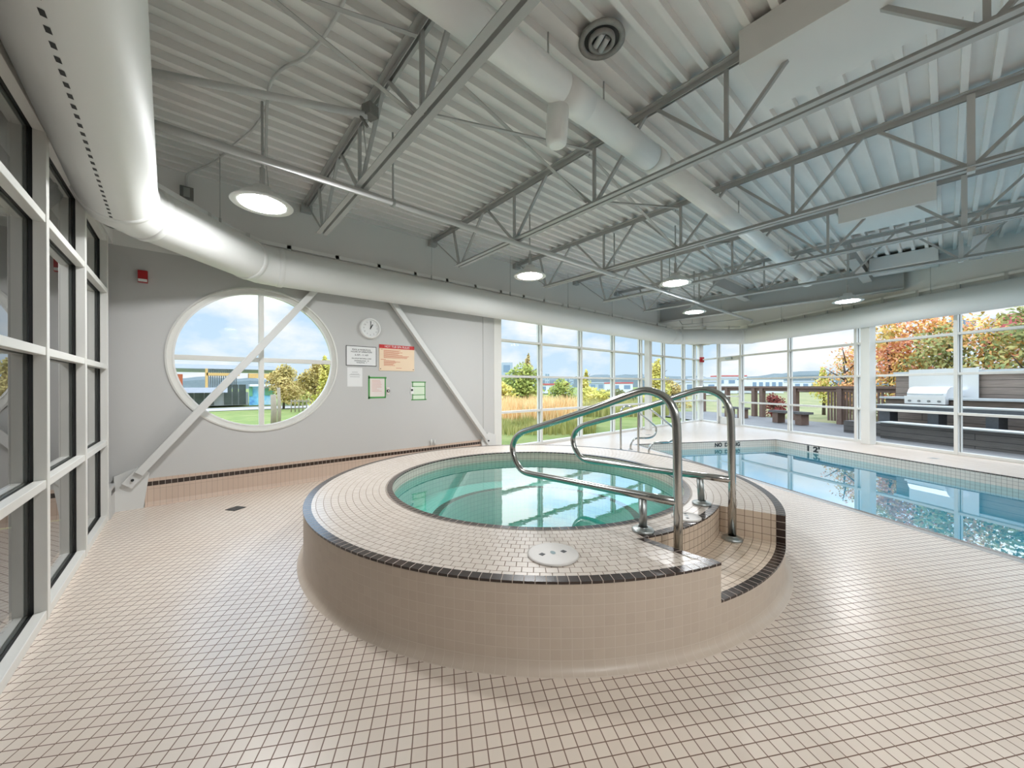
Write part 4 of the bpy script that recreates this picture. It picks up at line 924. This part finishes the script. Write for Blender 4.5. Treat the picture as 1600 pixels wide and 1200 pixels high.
blades('meadow_grass', M['meadow2'], 'short olive meadow grass before the straw grass', 9000, (640, 930, 12.3, 14.3), 0.15, 0.5, -0.12, 12, 0.016)
blades('olive_grass', M['meadow2'], 'olive grass to the right of the straw grass', 6000, (903, 1045, 18.2, 24.0), 0.4, 1.0, -0.12, 13, 0.02)
# far buildings
def block(name, c, s, rz, m, label, wins=None, roof=None, group=None):
    root = thing(name, tuple(c), label, 'building', group)
    bm = new(); box(bm, V(c)+V((0, 0, s[2]/2)), s, rz); obj('wall', bm, m, root)
    if roof: bm = new(); box(bm, V(c)+V((0, 0, s[2]+0.15)), (s[0]*1.03, s[1]*1.05, 0.3), rz); obj('roof', bm, roof, root)
    if wins:
        R = Matrix.Rotation(rz, 3, 'Z')
        for i in range(wins[0]):
            for j in range(wins[1]):
                p = V(c)+R @ V(((i+0.5)/wins[0]*s[0]-s[0]/2, -s[1]/2-0.03, (j+0.6)/wins[1]*s[2])); bm = new(); box(bm, p, (s[0]/wins[0]*0.55, 0.08, s[2]/wins[1]*0.45), rz); obj('window_strip', bm, M['winblue'], root)
    return root
RZ = -TH
block('warehouse', at(775, 90, 0), (8, 10, 6.8), RZ, M['citygrey'], 'grey flat topped building behind the bushy tree', (3, 2))
GB = 'towers on the skyline'
for px, d, wd, h, lb in ((836, 320, 2.0, 13, 'left slim pale tower on the skyline beyond the bushy tree'), (841, 325, 1.8, 17, 'taller slim tower on the skyline beyond the bushy tree'), (855, 320, 3.5, 12, 'lone tower on the skyline in the second window bay'), (883, 330, 2.6, 9, 'low block on the skyline in the second window bay'), (893, 345, 3.4, 8.5, 'low pale block on the skyline above the yellow sapling')):
    block('distant_tower', at(px, d, 0), (wd, wd, h), RZ, M['citygrey'], lb, (2, 4), group=GB)
block('house', at(862, 75, 0), (6, 6, 1.6), RZ, M['citywhite'], 'white house with a red roof beyond the meadow', (3, 1), M['cityred'])
block('house', at(941, 110, 0), (9, 6, 2.2), RZ, M['citygrey'], 'long grey house beyond the olive shrubs', (4, 1), M['roofgrey'])
block('house', at(966, 85, 0), (5, 5, 1.9), RZ, M['citywhite'], 'small pale house with red roof behind the handrail', (2, 1), M['cityred'])
block('warehouse', at(1072, 60, 0), (6.5, 6, 1.9), RZ, M['citywhite'], 'pale house seen beside the far corner post', (4, 1), M['roofgrey'])
block('warehouse', at(1112, 70, 0), (6, 6, 2.6), RZ, M['citywhite'], 'white house seen through the narrow far corner pane', (3, 2), M['roofgrey'])
block('warehouse', at(1138, 98, 0), (6.4, 5, 3.7), RZ, M['citywhite'], 'tall white house seen through the glass door', (1, 2), M['cityred'])
block('warehouse', at(1182, 70, 0), (5.8, 6, 2.4), RZ, M['citywhite'], 'long white warehouse beyond the terrace fence', (5, 1), None)
block('warehouse', at(1255, 85, 0), (9, 6, 2.1), RZ, M['citywhite'], 'low white sheds beyond the fence', (5, 1), M['roofgrey'])
# pavilion seen through the round window
def pavilion():
    Y = 36.0
    X = lambda px: Y*(0.653+0.758*(px-800)/585)/(0.758-0.653*(px-800)/585)
    root = thing('pavilion', (-8, Y, 0), 'low grey roofed pavilion with glazed shopfront seen through the round window', 'building')
    bm = new(); bx(bm, X(252), X(452), Y-1, Y+8, 2.75, 3.05); obj('upper_roof', bm, M['roofgrey'], root)
    bm = new(); bx(bm, X(283), X(352), Y-2.2, Y-0.2, 1.02, 1.38); obj('canopy_roof', bm, M['roofgrey'], root)
    for a, b in ((286, 302), (304, 318), (320, 334), (350, 362), (363, 372), (373, 384)): bm = new(); bx(bm, X(a), X(b), Y-0.05, Y, 0.05, 1.0 if a < 345 else 1.6); obj('shop_window', bm, M['shopglass'], root)
    bm = new(); bx(bm, X(283), X(388), Y, Y+7, 0, 1.0); obj('wall', bm, M['concrete'], root)
    for a, b, z0, z1 in ((320, 324, 1.38, 2.75), (322, 372, 2.25, 2.45), (386, 440, 2.1, 2.45)): bm = new(); bx(bm, X(a), X(b), Y-1.2, Y-0.6, z0, z1); obj('timber_beam', bm, M['timber'], root)
    bm = new()
    for k in range(14): x = X(326)+k*(X(370)-X(326))/13; bx(bm, x-0.04, x+0.04, Y+0.5, Y+0.6, 1.4, 2.75)
    obj('slat_screen', bm, M['citygrey'], root)
    bm = new(); bx(bm, X(386), X(447), Y-1.8, Y-0.8, 1.45, 1.62); obj('white_fascia', bm, M['citywhite'], root)
    bm = new(); bx(bm, X(387), X(425), Y-0.9, Y-0.85, 0.0, 1.45); obj('mural_wall', bm, M['mural'], root)
    bm = new(); bx(bm, X(387), X(392), Y-1.0, Y-0.9, 0.7, 1.45); bx(bm, X(411), X(424), Y-1.0, Y-0.9, 0.75, 1.3); obj('green_panel', bm, M['greenpaint'], root)
    root = thing('brick_pillar', (X(282), Y-4, 0), 'rust red brick pillar left of the pavilion', 'pillar'); bm = new(); bx(bm, X(279), X(286.5), Y-4, Y-3.3, 0, 2.25); obj('shaft', bm, M['rust'], root)
    for px, d, h, r, lb in ((427, 13.5, 1.25, 0.10, 'wide pale weathered log post on the lawn'), (435.5, 13.2, 1.5, 0.06, 'slim tall weathered log post on the lawn')):
        p = at(px, d, -0.12); root = thing('log_post', tuple(p), lb, 'post', 'log posts on the lawn'); bm = new(); tube(bm, [p, p+V((0.02, 0, h*0.5)), p+V((0.0, 0.02, h))], [r, r*0.95, r*0.85], 12); obj('shaft', bm, M['log'], root)
    tree('bushy_tree', at(443, 26, -0.12), 2.9, 2.6, M['ochre'], 'rounded ochre tree behind the log posts', 2600, 0.10, seed=21, low=0.2)
    tree('bushy_tree', at(492, 24, -0.12), 3.0, 2.2, M['ochre'], 'tall ochre tree at the right edge of the round window', 2400, 0.10, seed=22, low=0.1)
    tree('bushy_tree', at(511, 22, -0.12), 3.1, 1.7, M['yellow'], 'yellow tree just inside the right edge of the round window', 2000, 0.09, seed=23, low=0.1, taper=0.6)
    tree('shrub', at(468, 30, -0.12), 1.9, 2.2, M['bush'], 'green shrub between the ochre trees', 1500, 0.10, seed=24, cat='shrub', low=0.05)
    root = thing('garden_fence', tuple(at(475, 23, -0.1)), 'low grey timber fence before the ochre trees', 'fence')
    for k in range(8): p = at(455+k*6, 22.5, -0.1); bm = new(); tube(bm, [p, p+V((0, 0, 0.75))], 0.03, 6); obj('picket', bm, M['log'], root)
    bm = new(); bar(bm, at(455, 22.5, 0.55), at(497, 22.5, 0.55), 0.05, 0.08); obj('top_rail', bm, M['log'], root)
    bm = new(); bx(bm, X(455), X(520), Y-9, Y-8.5, -0.1, 0.15); tag(obj('stone_edging', bm, M['concrete']), 'pale stone edging across the lawn behind the log posts', 'edging')
    blades('lawn_tufts', M['straw'], 'straw coloured tufts on the lawn under the round window', 2500, (430, 530, 8.2, 11.0), 0.1, 0.35, -0.12, 15, 0.012)
pavilion()
# terrace: fence, planters, barbecue; everything runs parallel to the right hand glass wall
def pa(px, n):
    d = FW + RT*((px-800)/585); return W.dot(d)*n/NO.dot(d)
def wbox(bm, a0, a1, n0, n1, z0, z1): box(bm, wn((a0+a1)/2, (n0+n1)/2, (z0+z1)/2), (abs(a1-a0), abs(n1-n0), z1-z0), AW)
UVW = lambda c, n, m: (c.x*W.x+c.y*W.y, c.z)
def terrace():
    fn = 14.6
    root = thing('terrace_fence', tuple(wn(13, fn, 0)), 'dark stained timber terrace fence with wide open bays', 'fence')
    bm = new(); wbox(bm, 9.45, 19.0, fn-0.10, fn+0.10, 1.27, 1.36); wbox(bm, 9.45, 19.0, fn-0.03, fn+0.03, 1.14, 1.27); obj('top_rail', bm, M['fence'], root)
    for a in (9.55, 11.4, 13.2, 14.85, 15.3, 17.0, 18.8): bm = new(); wbox(bm, a-0.09, a+0.09, fn-0.09, fn+0.09, -0.1, 1.27); obj('post', bm, M['fence'], root)
    for a0, a1 in ((11.45, 11.9), (10.0, 11.35)):
        bm = new(); n = int((a1-a0)/0.11)
        for k in range(n): a = a0+(k+0.5)*(a1-a0)/n; wbox(bm, a-0.03, a+0.03, fn-0.02, fn+0.02, 0.05, 1.14)
        obj('picket_panel', bm, M['fence'], root)
    for px, n0, wd, lb in ((1234, 13.0, 1.5, 'grey timber bench against the terrace fence'), (1150, 13.2, 1.2, 'short grey timber bench near the glass door')):
        a = pa(px, n0); root = thing('bench', tuple(wn(a, n0)), lb, 'bench', 'timber benches on the terrace')
        bm = new(); wbox(bm, a-wd/2, a+wd/2, n0-0.2, n0+0.2, 0.34, 0.42); obj('seat', bm, M['plankdark'], root, uv=UVW)
        for q in (-0.32, 0.32): bm = new(); wbox(bm, a+wd*q-0.12, a+wd*q+0.12, n0-0.17, n0+0.17, -0.05, 0.34); obj('leg', bm, M['fence'], root)
    tree('shrub', wn(pa(1210, 15.6), 15.6, -0.1), 1.05, 1.2, M['redbush'], 'dark red shrub behind the terrace fence', 1100, 0.05, seed=31, cat='shrub', low=0.05)
    tree('maple_tree', wn(pa(1322, 16.4), 16.4, -0.1), 3.1, 2.0, M['maple'], 'small loose maple with pinkish leaves behind the fence', 800, 0.06, seed=32, low=0.35)
    tree('shrub', wn(pa(1287, 19), 19, -0.1), 2.3, 1.4, M['yellow'], 'orange yellow sapling beyond the fence', 800, 0.07, seed=33, cat='shrub', low=0.2, taper=0.7)
    tree('shrub', wn(pa(1345, 17.6), 17.6, -0.1), 2.1, 2.2, M['maple2'], 'dark green hedge shrub behind the fence pickets', 1600, 0.07, seed=39, cat='shrub', low=0.05)
    GM = 'autumn maples behind the barbecue wall'
    for px, n0, h, wd, m, sd, cnt, lb in ((1392, 17.0, 3.9, 2.4, 'maple', 34, 1900, 'red and orange maple behind the left end of the barbecue wall'), (1438, 18.0, 4.3, 2.8, 'maple', 35, 2000, 'orange maple rising behind the grill'),
            (1490, 17.0, 3.4, 2.5, 'maple2', 36, 1700, 'green and red maple behind the steel splashback'), (1545, 17.4, 3.6, 2.8, 'maple', 37, 1500, 'half bare maple with pink leaves behind the plank wall'), (1615, 17.2, 3.9, 3.0, 'maple2', 38, 2000, 'golden green maple at the right edge behind the plank wall')):
        tree('maple_tree', wn(pa(px, n0), n0, -0.1), h, wd, M[m], lb, cnt, 0.075, seed=sd, group=GM, low=0.22)
    # pale buildings beyond the maples
    p = at(1520, 52, 0); root = thing('tower_block', tuple(p), 'pale tower block with a red panel beyond the maples', 'building')
    bm = new(); box(bm, p+V((0, 0, 5.2)), (13, 8, 10.4), RZ); obj('wall', bm, M['citywhite'], root)
    bm = new(); box(bm, at(1598, 46, 8.6), (2.4, 3, 3.0), RZ); obj('red_panel', bm, M['cityred'], root)
    for k in range(4): bm = new(); box(bm, at(1488+k*11, 47.9, 9.2), (0.6, 0.1, 1.0), RZ); obj('window_strip', bm, M['winblue'], root)
    # barbecue wall and counter
    a1 = pa(1402, 14.25); aR = 1.2
    root = thing('barbecue_wall', tuple(wn(a1, 14.3)), 'grey brown plank wall with a pale cap behind the grill', 'wall', kind='thing')
    bm = new(); wbox(bm, aR, a1, 14.2, 14.34, -0.1, 1.70); obj('planks', bm, M['plankwood'], root, uv=UVW)
    bm = new(); wbox(bm, aR, a1+0.02, 14.12, 14.42, 1.70, 1.80); obj('cap', bm, M['concrete'], root)
    bm = new(); wbox(bm, pa(1529, 14.1), pa(1420, 14.1), 14.10, 14.12, 1.04, 1.86); tag(obj('steel_splashback', bm, M['brightsteel']), 'brushed steel splashback panel on the plank wall', 'splashback')
    ac = pa(1376, 13.6)
    root = thing('barbecue_counter', tuple(wn(ac, 13.8)), 'timber counter with a pale top carrying the grill', 'counter')
    bm = new(); wbox(bm, aR, ac, 13.55, 14.09, 0.985, 1.04); obj('worktop', bm, M['concrete'], root)
    bm = new(); wbox(bm, aR, ac-0.1, 13.65, 14.08, -0.1, 0.985); obj('base_cabinet', bm, M['plankwood'], root, uv=UVW)
    # grill
    gf = 13.42; g0, g1 = pa(1477, gf), pa(1413, gf); gm = (g0+g1)/2; L = g1-g0
    root = thing('gas_grill', tuple(wn(gm, gf+0.25, 0.9)), 'large stainless gas grill with a rounded hood on the terrace counter', 'grill')
    prof = [(0.06, 1.08), (0.07, 1.16), (0.12, 1.26), (0.20, 1.325), (0.32, 1.35), (0.46, 1.33), (0.54, 1.26), (0.56, 1.08)]
    bm = new(); ends = [[bm.verts.new(wn(a, gf+y, z)) for y, z in prof] for a in (g0+0.02, g1-0.02)]
    for i in range(len(prof)-1): bm.faces.new((ends[0][i], ends[1][i], ends[1][i+1], ends[0][i+1]))
    bm.faces.new(ends[0]); bm.faces.new(ends[1][::-1]); bm.faces.new((ends[0][0], ends[1][0], ends[1][-1], ends[0][-1])); obj('hood', bm, M['brightsteel'], root)
    bm = new(); wbox(bm, g0, g1, gf, gf+0.12, 0.86, 1.02); obj('control_panel', bm, M['brightsteel'], root)
    bm = new(); wbox(bm, g0, g1, gf-0.01, gf+0.3, 1.02, 1.08); obj('front_ledge', bm, M['brightsteel'], root)
    bm = new(); tube(bm, [wn(g0+0.06, gf+0.02, 1.135), wn(g1-0.06, gf+0.02, 1.135)], 0.014, 10); obj('handle', bm, M['chromedull'], root)
    for k in range(4): q = wn(g0+L*(0.14+0.24*k), gf, 0.94); bm = new(); tube(bm, [q, q-NO*0.03], 0.03, 12); obj('control_knob', bm, M['galv'], root)
    # stone table and bench
    at_ = pa(1372, 12.8); root = thing('stone_table', tuple(wn(at_, 12.9)), 'long dark stone slab table in front of the barbecue counter', 'table')
    bm = new(); wbox(bm, aR, at_, 12.75, 13.3, 0.70, 0.80); obj('tabletop', bm, M['slab'], root)
    bm = new(); wbox(bm, aR, at_+0.01, 12.74, 13.3, 0.80, 0.835); obj('table_edge', bm, M['concrete'], root)
    for p0, p1 in ((1373, 1390), (1449, 1466), (1540, 1560), (1640, 1664)): bm = new(); wbox(bm, pa(p1, 12.85), pa(p0, 12.85), 12.85, 13.15, -0.1, 0.70); obj('leg', bm, M['slab'], root)
    root = thing('stone_bench', tuple(wn(pa(1372, 12.0), 12.0)), 'long low bench with a pale edge and dark board front before the stone table', 'bench')
    bm = new(); wbox(bm, aR, pa(1372, 11.9), 11.88, 12.35, 0.36, 0.39); obj('seat', bm, M['concrete'], root)
    bm = new(); wbox(bm, aR, pa(1373, 11.9)-0.02, 11.92, 12.33, -0.1, 0.36); obj('base', bm, M['plankdark'], root, uv=UVW)
    a0 = pa(1318, 12.3); root = thing('stone_planter', tuple(wn(a0, 12.5)), 'dark timber planter edge standing on the terrace left of the long bench', 'planter')
    bm = new(); wbox(bm, a0, a0-1.1, 12.3, 12.9, -0.1, 0.30); obj('kerb', bm, M['plankdark'], root, uv=UVW)
terrace()
